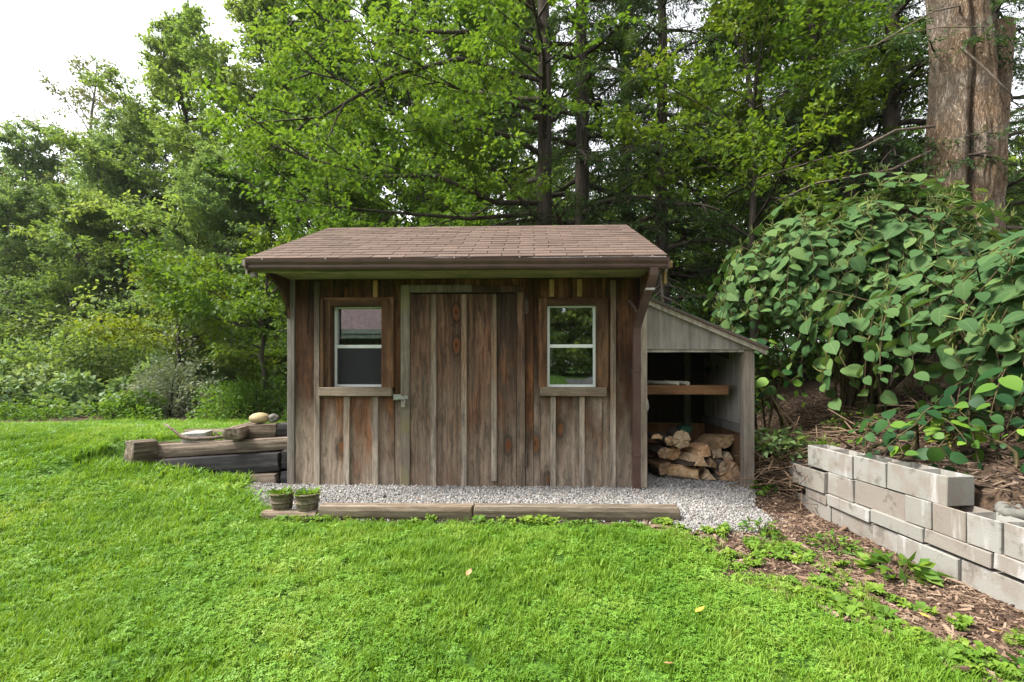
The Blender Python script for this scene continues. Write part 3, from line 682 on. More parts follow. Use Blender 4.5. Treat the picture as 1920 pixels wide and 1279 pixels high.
# ------------------------------------------------------------------ the shed
def make_shed():
    S = empty('garden_shed', (-.68, 6.4, 0)); tag(S, 'brown board and batten garden shed with shingle roof and open lean-to', 'shed')
    inv = Matrix.Translation((.68, -6.4, 0))
    def under(o, p=S):
        o.parent = p
        if p is S: o.matrix_parent_inverse = inv
        else: o.matrix_parent_inverse = pinv[p.name]
        return o
    pinv = {}
    def part(name, x=0, y=0, z=0):            # a part that only groups its pieces is avoided: every part below is a mesh
        pass
    YF = 5.0
    # --- walls -----------------------------------------------------------
    mb = MB()                                  # inner sheathing with the two window openings left free, side and back walls, floor
    y0, y1 = 5.024, 5.05
    for (a, b, c, d) in ((-2.50, -2.085, .0, 2.16), (-2.085, -1.548, .0, 1.03), (-2.085, -1.548, 1.89, 2.16), (-1.548, .171, .0, 2.16), (.171, .669, .0, 1.03), (.171, .669, 1.89, 2.16), (.669, 1.15, .0, 2.16)):
        mb.box(a, b, y0, y1, c, d)
    mb.box(-2.50, 1.15, 5.05, 7.75, .02, .06)
    wall = under(mb.build('wall', M['dark_wood']))
    pinv[wall.name] = Matrix.Identity(4)
    def kid(o, p): o.parent = p; o.matrix_parent_inverse = p.matrix_basis.inverted() if False else Matrix.Identity(4); return o
    # wall sits at the world origin in its parent's frame, so its children take world coordinates directly
    rr = random.Random(3)
    def wb(x0, x1, z0, z1, ya=YF, name='board', mat='siding', th=.022):
        dy = rr.uniform(-.0025, .0025)
        return board(name, x0 + .0015, x1 - .0015, ya + dy, ya + dy + th, z0, z1, M[mat], wall, ch=.004)
    for x0, x1 in ((-2.478, -2.232), (-2.230, -2.205)): pass
    wb(-2.478, -2.205, -.02, 2.165)
    for x0, x1, lo in ((-2.205, -1.920, -.03), (-1.920, -1.615, -.025), (-1.615, -1.418, -.02)):
        wb(x0, x1, lo, 1.0); wb(x0, x1, 1.93, 2.165)
    wb(-1.418, -1.345, -.02, 2.165)
    wb(-1.345, -.054, 2.03, 2.165)
    wb(-.054, .030, -.02, 2.165); wb(.030, .100, -.02, 2.165)
    for x0, x1, lo in ((.100, .230, -.02), (.230, .527, -.02), (.527, .735, -.025)):
        wb(x0, x1, lo, 1.0); wb(x0, x1, 1.93, 2.165)
    wb(.735, .843, -.03, 2.165); wb(.843, 1.12, -.03, 2.165)
    def bt(x0, x1, z0, z1, mat='batten', th=.027):
        return board('batten', x0, x1, YF - th - .003 + rr.uniform(-.002, .002), YF - .0035, z0, z1, M[mat], wall, ch=.004)
    bt(-2.262, -2.205, -.02, 2.14)
    bt(-1.949, -1.887, -.02, .945); bt(-1.643, -1.587, -.02, .945)
    bt(.204, .259, .0, .95); bt(.500, .554, -.01, .95); bt(.816, .870, -.01, 2.14)
    for x0, x1 in ((-1.640, -1.590), (.192, .242), (.478, .528)): bt(x0, x1, 1.97, 2.15, 'stub')
    board('corner_trim', -2.553, -2.478, 4.978, 5.03, -.04, 2.16, M['greytrim'], wall, ch=.005)
    board('corner_trim', 1.120, 1.188, 4.976, 5.03, -.05, 1.93, M['greytrim'], wall, ch=.005)
    # side walls: boards running back
    for k in range(10):
        ya = 5.03 + k * .272
        board('side_board', -2.535, -2.51, ya + .002, ya + .27, -.02, 2.16 + min(k, 9 - k) * .0, M['siding'], wall)
        board('side_board', 1.125, 1.15, ya + .002, ya + .27, -.02, 2.16, M['siding'], wall)
    mb = MB()
    for x0 in (-2.53, 1.128):
        mb.add([(x0, 5.05, 2.15), (x0, 7.75, 2.15), (x0, 6.4, 3.0), (x0 + .02, 5.05, 2.15), (x0 + .02, 7.75, 2.15), (x0 + .02, 6.4, 3.0)], [(0, 1, 2), (5, 4, 3), (0, 3, 4, 1), (1, 4, 5, 2), (2, 5, 3, 0)])
    mb.box(-2.53, 1.15, 7.75, 7.78, 0, 2.2)
    under(mb.build('gable_wall', M['siding']))

    # --- door ------------------------------------------------------------
    mb = MB(); mb.box(-1.25, -.056, 4.994, 4.999, .03, 2.0)
    door = under(mb.build('door', M['dark_wood']))
    def db(name, x0, x1, ya, yb, z0, z1, mat): return board(name, x0, x1, ya, yb, z0, z1, M[mat], door, ch=.004)
    for x0, x1, z0 in ((-1.250, -1.00, -.005), (-.998, -.685, -.002), (-.683, -.375, .0), (-.373, -.145, .002)):
        db('board', x0 + .001, x1 - .001, 4.974, 4.993, z0, 2.005, 'door')
    db('board', -.142, -.056, 4.972, 4.993, .0, 2.02, 'door')
    db('batten', -1.031, -.972, 4.947, 4.973, .0, 2.0, 'batten')
    db('batten', -.713, -.657, 4.947, 4.973, .002, 2.0, 'batten')
    db('batten', -.402, -.347, 4.947, 4.973, .075, 2.0, 'batten')
    db('stile', -1.345, -1.250, 4.958, 4.996, -.01, 2.10, 'doortrim')
    db('head_trim', -1.247, -.600, 4.960, 4.994, 2.022, 2.098, 'doortrim')
    db('head_trim', -.597, -.075, 4.966, 4.994, 2.018, 2.088, 'door')
    for z in (1.87, .30):
        mb = MB(); mb.box(-.062, -.022, 4.958, 4.9705, z - .07, z + .07); mb.tube([(-.042, 4.955, z - .075), (-.042, 4.955, z + .075)], .008, 8)
        mb.build('hinge', M['rust'], door)
    mb = MB(); mb.box(-1.425, -1.345, 4.968, 4.983, .905, .965); mb.box(-1.40, -1.268, 4.945, 4.953, .918, .952); mb.box(-1.41, -1.385, 4.953, 4.985, .918, .952)
    mb.tube([(-1.31, 4.953, .92), (-1.31, 4.925, .925), (-1.31, 4.925, .945), (-1.31, 4.953, .95)], .006, 6)
    mb.build('hasp', M['steel'], door)

    # --- windows ---------------------------------------------------------
    def window(x0, x1, z0, z1, yf, outer, sill, double):
        mb = MB(); t = .026                                     # vinyl frame
        mb.box(x0 + .001, x0 + t, yf, yf + .06, z0 + .001, z1 - .001); mb.box(x1 - t, x1 - .001, yf, yf + .06, z0 + .001, z1 - .001)
        mb.box(x0 + t, x1 - t, yf + .001, yf + .058, z0 + .001, z0 + t); mb.box(x0 + t, x1 - t, yf + .001, yf + .058, z1 - t * .6, z1 - .001)
        w = under(mb.build('window', M['white']))
        zm = z0 + (z1 - z0) * .505
        board('meeting_rail', x0 + t, x1 - t, yf + .006, yf + .05, zm - .018, zm + .018, M['white'], w, ch=.003)
        board('pane', x0 + t - .004, x1 - t + .004, yf + .038, yf + .042, zm + .016, z1 - .012, M['glass'], w, ch=0)
        board('pane', x0 + t - .004, x1 - t + .004, yf + .022, yf + .026, z0 + .02, zm - .016, M['glass'], w, ch=0)
        if double: board('insect_screen', x0 + t - .004, x1 - t + .004, yf + .012, yf + .014, z0 + .02, zm - .016, M['screen'], w, ch=0)
        a, b, c, d = outer
        yc = 4.962
        board('casing', a, x0, yc, 4.9985, z0 - .002, d, M['casing'], w); board('casing', x1, b, yc + .002, 4.9985, z0 - .002, d, M['casing'], w)
        board('head_casing', x0 + .001, x1 - .001, yc + .001, 4.9985, z1, d - .001, M['casing_h'], w)
        if double:
            board('back_band', a + .002, a + .035, yc - .018, yc - .0005, z0 - .001, d + .004, M['casing'], w); board('back_band', b - .035, b - .002, yc - .018, yc - .0005, z0 - .001, d + .004, M['casing'], w)
            board('back_band', a + .036, b - .036, yc - .018, yc - .0005, d - .03, d + .003, M['casing_h'], w)
            for xa, xb in ((x0 - .02, x0 - .001), (x1 + .001, x1 + .02)): board('jamb', xa, xb, 4.9995, yf + .06, z0, z1, M['casing'], w, ch=0)
            board('jamb', x0, x1, 4.9995, yf + .06, z1 + .001, z1 + .02, M['casing_h'], w, ch=0)
        me = cbox_mesh('sill', sill[1] - sill[0], .062, z0 - sill[2], .005, warp=.002, seed=int(x0 * 100), cuts=5, axis=0)
        link('sill', me, M['sill'], w, ((sill[0] + sill[1]) / 2, 4.966, sill[2]))
        return w
    window(-2.085, -1.548, 1.038, 1.887, 5.07, (-2.185, -1.418, 0, 1.968), (-2.199, -1.435, .948), True)
    window(.171, .669, 1.042, 1.880, 5.005, (.083, .794, 0, 1.955), (.094, .772, .952), False)

    # --- roof ------------------------------------------------------------
    XL, XR = -2.715, 1.26
    ye, ze, yr, zr = 4.50, 2.262, 6.40, 3.095
    mb = MB(); th = .03
    for sgn in (1, -1):
        yb = yr - sgn * (yr - ye)
        mb.add([(XL, yb, ze - th), (XR, yb, ze - th), (XR, yr, zr - th), (XL, yr, zr - th), (XL, yb, ze - .004), (XR, yb, ze - .004), (XR, yr, zr - .004), (XL, yr, zr - .004)],
               [(0, 3, 2, 1), (4, 5, 6, 7), (0, 1, 5, 4), (1, 2, 6, 5), (3, 0, 4, 7)])
    roof = under(mb.build('roof', M['shingle']))
    sl = math.atan2(zr - ze, yr - ye); SLn = math.hypot(zr - ze, yr - ye)
    rows = 15; ex = SLn / rows; tabw = (XR - XL) / 13
    base = cbox_mesh('shingle', tabw - .009, ex * 1.25, .009, 0)
    meshes = []
    for i in range(4):
        me = base.copy(); r_ = random.Random(i)
        for v in me.vertices:
            if v.co.y < 0: v.co.y += r_.uniform(-.006, .006)
            v.co.z += r_.uniform(0, .003) if v.co.y < 0 else 0
        me.materials.append(M['shingle']); meshes.append(me)
    halfm = {}
    for r in range(rows):
        off = (r % 2) * .5 + rr.uniform(-.03, .03)
        for c in range(14):
            cx = XL + (c + .5 - off) * tabw
            a, b = max(cx - tabw / 2, XL), min(cx + tabw / 2, XR)
            if b - a < .03: continue
            s = (r + .60) * ex
            o = link('shingle', meshes[rr.randrange(4)], None, roof)
            o.location = ((a + b) / 2, ye - .02 + s * math.cos(sl), ze + .002 + s * math.sin(sl) + .004)
            o.rotation_euler = (sl - .026, 0, rr.uniform(-.004, .004)); o.scale.x = (b - a - .006) / (tabw - .007)
    mb = MB()                                                  # ridge cap strip
    mb.add([(XL, yr - .13, zr - .045), (XR, yr - .13, zr - .045), (XR, yr, zr + .022), (XL, yr, zr + .022), (XL, yr + .13, zr - .045), (XR, yr + .13, zr - .045)], [(0, 1, 2, 3), (3, 2, 5, 4)])
    mb.build('ridge_cap', M['shingle'], roof)
    board('soffit', -2.56, 1.20, 4.55, 4.997, 2.168, 2.186, M['soffit'], roof)
    board('fascia', -2.66, 1.255, 4.520, 4.545, 2.15, 2.245, M['soffit'], roof)
    for xa in (XL + .002, XR - .024):                           # rake boards
        mb = MB()
        for sgn in (1, -1):
            yb = yr - sgn * (yr - ye)
            mb.add([(xa, yb, ze - .13), (xa, yr, zr - .13), (xa, yr, zr - .031), (xa, yb, ze - .031), (xa + .022, yb, ze - .13), (xa + .022, yr, zr - .13), (xa + .022, yr, zr - .031), (xa + .022, yb, ze - .031)],
                   [(0, 1, 2, 3), (7, 6, 5, 4), (0, 4, 5, 1), (3, 2, 6, 7), (0, 3, 7, 4), (1, 5, 6, 2)])
        mb.build('rake_board', M['greytrim'], roof)
    # rafter end blocks that show past the gutter
    board('rafter_end', -2.73, -2.66, 4.47, 4.52, 2.205, 2.262, M['greytrim'], roof); board('rafter_end', -2.665, -2.62, 4.50, 4.56, 2.105, 2.150, M['greytrim'], roof)
    board('rafter_end', 1.262, 1.305, 4.50, 4.56, 2.165, 2.225, M['stub'], roof); board('rafter_end', 1.235, 1.262, 4.53, 4.60, 2.02, 2.165, M['stub'], roof)
    # curved gable brackets under the eave
    for xa in (-2.552, 1.125):
        poly = []
        for i in range(9):
            t = i / 8 * math.pi / 2
            poly.append((4.57 + .40 * math.sin(t) ** .9, 2.13 - .37 * (1 - math.cos(t)) ** .75))
        poly = [(4.996, 2.167), (4.56, 2.167)] + poly + [(4.996, 1.77)]
        n = len(poly); mb = MB()
        mb.add([(xa, y, z) for y, z in poly] + [(xa + .03, y, z) for y, z in poly], [tuple(range(n)), tuple(range(2 * n - 1, n - 1, -1))] + [(i, i + n, (i + 1) % n + n, (i + 1) % n) for i in range(n)])
        mb.build('bracket', M['casing'], roof)
    # gutter (K profile) and its downspout
    prof = [(4.518, 2.262), (4.518, 2.168), (4.45, 2.168), (4.437, 2.185), (4.437, 2.205), (4.418, 2.232), (4.413, 2.262), (4.42, 2.262), (4.424, 2.236), (4.444, 2.208), (4.444, 2.188), (4.453, 2.175), (4.511, 2.175), (4.511, 2.262)]
    n = len(prof); mb = MB(); dzr = -.018
    xs = np.linspace(-2.66, 1.245, 12)
    V = []
    for i, x in enumerate(xs):
        t = i / 11; w_ = .0025 * math.sin(i * 2.1)
        V += [(x, y, z + dzr * t + w_) for y, z in prof]
    F = [(i * n + k, i * n + (k + 1) % n, (i + 1) * n + (k + 1) % n, (i + 1) * n + k) for i in range(11) for k in range(n)]
    F += [tuple(range(n)), tuple(11 * n + k for k in range(n - 1, -1, -1))]
    mb.add(V, F); gut = under(mb.build('gutter', M['gutter']))
    mb = MB()
    for x0, x1 in ((-2.668, -2.66), (1.245, 1.253)): mb.prism([(0, 0)] * 0 + [(x0, 2.15 if x0 > 0 else 2.166), (x1, 2.15 if x0 > 0 else 2.166), (x1, 2.246 if x0 > 0 else 2.264), (x0, 2.246 if x0 > 0 else 2.264)], 4.415, 4.52)
    mb.build('end_cap', M['gutter'], gut)
    for x in np.linspace(-2.5, 1.1, 7): board('gutter_spike', x - .006, x + .006, 4.408, 4.418, 2.246, 2.258, M['drip'], gut, ch=.002)
    mb = MB(); mb.add([(XL + .03, 4.46, 2.268), (XR - .02, 4.46, 2.256), (XR - .02, 4.515, 2.275), (XL + .03, 4.515, 2.287), (XL + .03, 4.46, 2.260), (XR - .02, 4.46, 2.248)], [(0, 1, 2, 3), (4, 5, 1, 0)])
    mb.build('drip_edge', M['drip'], gut)
    def rect_tube(mb, pts, w, d):
        V = []; F = []
        for p in pts: V += [(p[0] - w / 2, p[1] - d / 2, p[2]), (p[0] + w / 2, p[1] - d / 2, p[2]), (p[0] + w / 2, p[1] + d / 2, p[2]), (p[0] - w / 2, p[1] + d / 2, p[2])]
        for i in range(len(pts) - 1):
            for k in range(4): F.append((i * 4 + k, i * 4 + (k + 1) % 4, (i + 1) * 4 + (k + 1) % 4, (i + 1) * 4 + k))
        F += [(3, 2, 1, 0), tuple((len(pts) - 1) * 4 + k for k in range(4))]; mb.add(V, F)
    mb = MB(); rect_tube(mb, [(1.125, 4.475, 2.16), (1.125, 4.478, 2.09), (1.118, 4.50, 2.04), (1.108, 4.55, 1.975), (1.09, 4.68, 1.86), (1.075, 4.86, 1.70), (1.068, 4.915, 1.64), (1.067, 4.925, 1.57), (1.066, 4.925, .8), (1.066, 4.925, .0)], .075, .062)
    ds = under(mb.build('downspout', M['gutter']))
    board('strap', 1.068, 1.150, 4.512, 4.60, 1.962, 1.982, M['drip'], ds, ch=.002)
    for z in (1.2, .35): board('strap', 1.024, 1.108, 4.885, 4.975, z, z + .03, M['gutter'], ds, ch=.001)
    mb = MB(); mb.tube([(1.0, 4.985, 1.93), (1.05, 4.95, 1.86), (1.075, 4.94, 1.80)], [.016, .013, .012], 6); mb.build('strap', M['gutter'], ds)

    # --- lean-to ---------------------------------------------------------
    mb = MB(); mb.prism([(1.19, 1.432), (2.278, 1.425), (2.278, 1.445), (1.19, 1.915)], 4.988, 5.006)
    lean = under(mb.build('lean_to', M['ply_grey']))
    def lb(name, *a, **k): return board(name, *a, lean, **k)
    lb('post', 2.172, 2.276, 5.007, 5.10, -.12, 1.424, M['post'])
    lb('post', 1.152, 1.182, 5.035, 5.12, -.03, 1.85, M['greytrim'])
    lb('lintel', 1.19, 2.17, 5.008, 5.045, 1.40, 1.49, M['ply_dark'])
    lb('side_panel', 2.262, 2.278, 5.10, 6.40, .595, 1.42, M['ply_dark'])
    lb('side_panel', 2.262, 2.276, 5.10, 6.40, -.08, .59, M['ply_brown'])
    lb('rail', 2.222, 2.26, 5.10, 6.38, .545, .635, M['ply_dark'])
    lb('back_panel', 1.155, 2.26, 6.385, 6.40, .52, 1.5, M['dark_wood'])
    lb('back_panel', 1.155, 2.26, 6.382, 6.398, -.05, .515, M['ply_brown'])
    lb('post', 1.98, 2.06, 6.30, 6.378, -.05, 1.5, M['ply_dark'])
    # sloping roof of the lean-to: deck, trim board and asphalt edge
    def slope_slab(name, y0, y1, za, zb, t, mat, x0=1.19, x1=2.375):
        m_ = MB(); m_.prism([(x0, za), (x1, zb), (x1, zb + t), (x0, za + t)], y0, y1); return m_.build(name, mat, lean)
    slope_slab('rake_trim', 4.952, 4.986, 1.885, 1.372, .048, M['post'])
    slope_slab('deck', 4.945, 6.52, 1.936, 1.423, .014, M['ply_dark'])
    slope_slab('felt', 4.93, 6.53, 1.953, 1.438, .010, plain('green_felt', (.085, .10, .075), .9, .3, 12), x1=2.385)
    slope_slab('edge_strip', 4.925, 4.943, 1.934, 1.421, .016, M['gutter'])
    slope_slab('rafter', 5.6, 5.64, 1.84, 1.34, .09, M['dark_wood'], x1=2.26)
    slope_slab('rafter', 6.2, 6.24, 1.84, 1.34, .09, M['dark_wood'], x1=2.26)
    lb('shelf', 1.155, 2.22, 5.345, 6.15, 1.03, 1.046, M['shelfwood'])
    lb('shelf_beam', 1.155, 2.135, 5.30, 5.34, .952, 1.052, M['shelfwood'])
    return S
shed = make_shed()

# ------------------------------------------------------------------ small things by the shed
mb = MB(); mb.box(-1.328, -1.292, 4.917, 4.938, .835, .885); t_ = empty('padlock', (-1.31, 4.93, .835))
o = link('lock_body', cbox_mesh('lock_body', .040, .020, .050, .004), M['brass'], t_)
mb = MB(); mb.tube([(-.012, 0, .045), (-.012, 0, .085), (-.006, 0, .098), (.006, 0, .098), (.012, 0, .085), (.012, 0, .045)], .0035, 6); mb.build('shackle', M['steel'], t_)
tag(t_, 'small weathered padlock hanging from the door hasp', 'padlock')

for i, (e, ax, L, lab) in enumerate((((1.60, 5.305, 1.073), (.62, -.78, 0), .55, 'white pipe lying at a slant on the lean-to shelf, left one'), ((1.70, 5.30, 1.073), (.22, -.97, 0), .5, 'white pipe pointing straight out of the lean-to shelf, right one'))):
    e = Vector(e); s_ = e - Vector(ax).normalized() * L; n = 14
    mb = MB(); mb.tube([s_, e], .021, n, cap=False); mb.tube([e, s_], .017, n, cap=False)
    mb.add([e + (Vector(mb.V[n + k]) - e) for k in range(n)] + [e + (Vector(mb.V[n + k]) - e) * .8 for k in range(n)], [(k, (k + 1) % n, n + (k + 1) % n, n + k) for k in range(n)])
    o = mb.build('white_pipe', M['pvc'], None, True); tag(o, lab, 'pipe')

# edging timbers in front of the gravel
o = rough_beam('edging_timber', 1.26, .12, .13, M['timber'], None, (-1.10, 3.945, -.008), (0, 0, R(.7)), 3, .006, 22, .016); tag(o, 'grey brown edging timber before the door, left of the joint', 'timber')
o = rough_beam('edging_timber', 1.66, .125, .135, M['timber'], None, (.365, 3.975, -.01), (0, 0, R(1.2)), 5, .006, 26, .018); tag(o, 'long edging timber with cut round end beside the gravel on the right', 'timber')
o = rough_beam('edging_timber', .46, .13, .075, M['timber'], None, (-1.98, 3.93, -.02), (0, 0, R(2)), 8, .006, 10, .014); tag(o, 'short low edging timber under the two planters', 'timber')

def basket_mat():
    m = NT('woven_planter'); co = m.obj_coord(); w = m.math('SINE', m.math('MULTIPLY', m.sep(co, 2), 210.0)); n = m.noise(co, 40, 4)
    c = m.ramp(m.math('ADD', m.math('MULTIPLY', w, .06), n), [(.3, (.075, .06, .04)), (.55, (.16, .135, .095)), (.8, (.27, .235, .175))])
    return m.pbr(c, .9, m.bump(m.math('ADD', m.math('MULTIPLY', w, .4), n), .4, .003), spec=.15)
M['basket'] = basket_mat(); M['soil_pot'] = plain('potting_soil', (.03, .022, .016), .95, .4, 40)
def planter(x, y, z, r, lab, seed):
    t = empty('planter', (x, y, z)); tag(t, lab, 'planter')
    mb = MB(); n = 22; prof = [(0, .0), (.80, .0), (.86, .05), (.93, .55), (1.0, .9), (1.06, .92), (1.06, 1.0), (.97, 1.0), (.93, .86)]
    hh = .145; V = []; F = []
    for (pr, pz) in prof:
        for k in range(n): V.append((r * pr * math.cos(6.2832 * k / n), r * pr * math.sin(6.2832 * k / n), hh * pz))
    for i in range(1, len(prof) - 1):
        for k in range(n): F.append((i * n + k, i * n + (k + 1) % n, (i + 1) * n + (k + 1) % n, (i + 1) * n + k))
    F.append(tuple(n + k for k in range(n - 1, -1, -1))); mb.add(V, F)
    b = mb.build('basket', M['basket'], t, True)
    mb = MB(); mb.tube([(r * 1.01 * math.cos(6.2832 * k / 22), r * 1.01 * math.sin(6.2832 * k / 22), hh * .5) for k in range(23)], .004, 5); mb.build('hoop', M['basket'], b)
    mb = MB(); mb.add([(0, 0, hh * .86)] + [(r * .92 * math.cos(6.2832 * k / n), r * .92 * math.sin(6.2832 * k / n), hh * .84) for k in range(n)], [(0, 1 + k, 1 + (k + 1) % n) for k in range(n)]); mb.build('soil', M['soil_pot'], t)
    rg_ = np.random.default_rng(seed); N_ = 60
    a = rg_.uniform(0, 6.28, N_); q = r * .8 * np.sqrt(rg_.uniform(size=N_))
    P = np.stack([q * np.cos(a), q * np.sin(a), np.full(N_, hh * .86)], 1)
    D = np.stack([np.cos(a) * .8 + rg_.normal(0, .4, N_), np.sin(a) * .8 + rg_.normal(0, .4, N_), rg_.uniform(.1, 1.0, N_)], 1)
    V, F = leaves_np(P, D, np.tile([0, 0, 1.], (N_, 1)) + rg_.normal(0, .3, (N_, 3)), rg_.uniform(.04, .095, N_), .32, .1)
    link('foliage', np_mesh('foliage', V, F, attrs={'var': np.repeat(rg_.uniform(size=N_), 4)}), M['leaf_herb'], t)
planter(-2.085, 3.985, .056, .092, 'woven brown planter with green sprouts, left of the pair', 1)
planter(-1.865, 3.975, .056, .098, 'woven brown planter with pale sprouts, right of the pair', 2)

# old ties holding the raised lawn, left of the shed
RW = empty('timber_retaining_wall', (-3.4, 5.15, 0)); tag(RW, 'low retaining wall of stacked old railway ties left of the shed', 'retaining wall')
def tie(name, x0, x1, y, z0, h, w, mat, seed, dz=0.0, yr=0.0):
    L = x1 - x0; o = rough_beam(name, L, w, h, M[mat], RW, ((x0 + x1) / 2 + 3.4, y - 5.15, z0), (0, -math.atan2(dz, L), yr), seed, .007, 20, .011); return o
tie('tie', -4.24, -2.565, 5.235, .288, .152, .20, 'tie', 21, .11)
tie('tie', -4.02, -2.672, 5.13, .100, .195, .20, 'tie_black', 22, .09)
tie('tie', -3.55, -2.680, 5.09, -.07, .185, .20, 'tie', 23, .03)
tie('tie', -3.18, -2.80, 5.30, .468, .150, .20, 'tie', 24, .015)
tie('tie', -2.785, -2.56, 5.31, .475, .152, .20, 'tie_black', 25)
tie('tie', -2.655, -2.555, 5.16, .165, .19, .22, 'tie_black', 26)
tie('tie', -2.655, -2.555, 5.12, -.06, .20, .22, 'tie_black', 27)
o = rough_beam('tie', .62, .19, .145, M['tie'], RW, (.185, .17, .470), (0, 0, R(98)), 28, .008, 10, .022)
o = rough_beam('tie', .8, .18, .14, M['tie'], RW, (-.35, .55, .36), (0, 0, R(3)), 31, .008, 10, .022)
o = rough_beam('timber_stub', .24, .19, .24, M['timber'], None, (-4.20, 5.06, .22), (0, R(3), R(66)), 29, .006, 8, .02); tag(o, 'squared timber stub in the grass at the far left of the tie wall', 'timber')

def rock(name, loc, rad, mat, seed, lab, cat='stone', amp=.16, rot=0):
    bm = bmesh.new(); bmesh.ops.create_icosphere(bm, subdivisions=3, radius=1); V = np.array([v.co[:] for v in bm.verts])
    V *= (1 + amp * fbm(V * 1.4 + seed, seed, 4))[:, None]; V *= np.array(rad)
    for v, c in zip(bm.verts, V): v.co = c
    for f in bm.faces: f.smooth = True
    me = bpy.data.meshes.new(name); bm.to_mesh(me); bm.free(); o = link(name, me, mat, None, loc, (0, 0, rot)); tag(o, lab, cat); return o
rock('round_stone', (-3.03, 5.30, .675), (.105, .08, .062), M['stone'], 4, 'rounded tan stone resting on top of the tie wall', amp=.06, rot=.3)
rock('dark_stone', (-2.885, 5.33, .67), (.055, .05, .05), M['stone_grey'], 6, 'small dark stone beside the tan stone on the tie wall')
rock('mossy_stone', (2.69, 5.03, .06), (.11, .10, .10), M['mossy_stone'], 9, 'mossy stone at the far end of the block wall')
rock('flat_stone', (3.12, 3.10, .36), (.20, .16, .07), M['stone_grey'], 12, 'flat grey stone lying behind the block wall, under leaves')
o = link('concrete_lump', cbox_mesh('concrete_lump', .27, .17, .12, .012, warp=.008, seed=2, cuts=2, axis=0), M['pale_block'], None, (-3.74, 5.29, .405), (R(2), R(-4), R(8))); tag(o, 'pale grey concrete piece lying on the tie wall', 'concrete piece')
mb = MB(); mb.tube([(-4.05, 5.20, .62), (-3.95, 5.19, .56), (-3.82, 5.17, .475), (-3.68, 5.16, .462), (-3.5, 5.18, .47), (-3.32, 5.22, .49), (-3.2, 5.24, .50)], [.010, .013, .019, .021, .018, .015, .012], 8)
mb.tube([(-3.42, 5.2, .485), (-3.5, 5.22, .53), (-3.53, 5.23, .55)], [.012, .009, .006], 6)
o = mb.build('dead_branch', M['dead_branch'], None, True); tag(o, 'crooked dead branch lying along the tie wall', 'branch')
o = link('pale_scrap', cbox_mesh('pale_scrap', .10, .06, .02, .006), M['pale_block'], None, (-5.3, 6.4, H(-5.3, 6.4) + .05), (0, .2, .4)); tag(o, 'pale scrap lying in the far left lawn', 'scrap')

# ------------------------------------------------------------------ firewood in the lean-to
def log(loc, L, poly, axis, mats, lab, seed):
    """split log: cross-section polygon (a,b) in metres extruded along a direction"""
    rg_ = np.random.default_rng(seed); n0 = len(poly); pts = []
    for i in range(n0):
        p = np.array(poly[i]); q = np.array(poly[(i + 1) % n0])
        for t in (0, .33, .67): pts.append(p + (q - p) * t + rg_.normal(0, .004, 2))
    pts = np.array(pts) * .9; n = len(pts); ax = Vector(axis).normalized(); side = ax.cross(Vector((0, 0, 1))).normalized(); up = side.cross(ax)
    V = []; F = []; seg = 5
    for i in range(seg):
        t = i / (seg - 1) - .5; off = rg_.normal(0, .004, 2); sc = 1 if 0 < i < seg - 1 else .965
        for k in range(n):
            e = (rg_.normal(0, .008) if i in (0, seg - 1) else 0)
            a, b = pts[k] * sc + off + rg_.normal(0, .0022, 2)
            V.append(ax * (t * L + e) + side * a + up * b)
    for i in range(seg - 1):
        for k in range(n): F.append((i * n + k, i * n + (k + 1) % n, (i + 1) * n + (k + 1) % n, (i + 1) * n + k))
    c = len(V); V.append(ax * (-.5 * L)); V.append(ax * (.5 * L))
    for k in range(n): F.append((c, (k + 1) % n, k)); F.append((c + 1, (seg - 1) * n + k, (seg - 1) * n + (k + 1) % n))
    nb = n * (seg - 1)
    me = np_mesh('firewood_log', V, F); fix(me); me.materials.append(M[mats[0]]); me.materials.append(M[mats[1]])
    for j, p in enumerate(me.polygons):
        if j < nb and (j % n) < n * mats[2]: p.material_index = 1
    o = link('firewood_log', me, None, None, loc); tag(o, lab, 'log', 'firewood piled in the lean-to'); return o
def tri(w, h, sk=0.0): return [(-w / 2, -h / 2), (w / 2, -h / 2 * .8), (sk * w, h / 2)]
def quad(w, h): return [(-w / 2, -h / 2 * .7), (w / 2 * .8, -h / 2), (w / 2, h / 2 * .6), (-w / 2 * .6, h / 2)]
def rnd(r, f=1.0): return [(r * math.cos(k * .785), r * f * math.sin(k * .785)) for k in range(8)]
def half(r): return [(r * math.cos(k * math.pi / 5), r * .9 * math.sin(k * math.pi / 5) - r * .4) for k in range(6)]
YL = 5.6
log((1.375, YL, .465), .38, half(.075), (.1, -1, .02), ('logend', 'bark', .5), 'tan half-round log at the left end of the woodpile, top', 1)
log((1.525, YL - .02, .425), .36, rnd(.078, .85), (.12, -1, .0), ('logend', 'bark', 1), 'small orange round-ended log in the upper left of the woodpile', 2)
log((1.675, YL, .435), .40, rnd(.115, 1.05), (-.05, -1, .05), ('log_pale', 'bark', 1), 'thick round log with pale mouldy end, top of the woodpile', 3)
log((1.440, YL - .04, .295), .40, rnd(.09, .8), (.15, -1, .03), ('log_brown', 'bark', 1), 'dark greyish log below the orange log at the left', 4)
log((1.765, YL - .10, .215), .42, tri(.20, .14, -.1), (.35, -1, .05), ('log_pale', 'bark', .35), 'pale three-sided split log in the middle of the woodpile', 5)
log((1.868, YL - .04, .305), .38, quad(.19, .16), (.2, -1, .08), ('log_brown', 'bark', .25), 'squarish brown split log above the middle of the woodpile', 6)
log((1.655, YL - .16, .09), .40, quad(.19, .155), (1, -.42, -.06), ('logend', 'bark', .3), 'large split log lying sideways in front of the woodpile', 7)
log((1.985, YL - .08, .200), .36, tri(.15, .12, .2), (.1, -1, .0), ('logend', 'bark', .3), 'small tan wedge log right of the woodpile middle', 8)
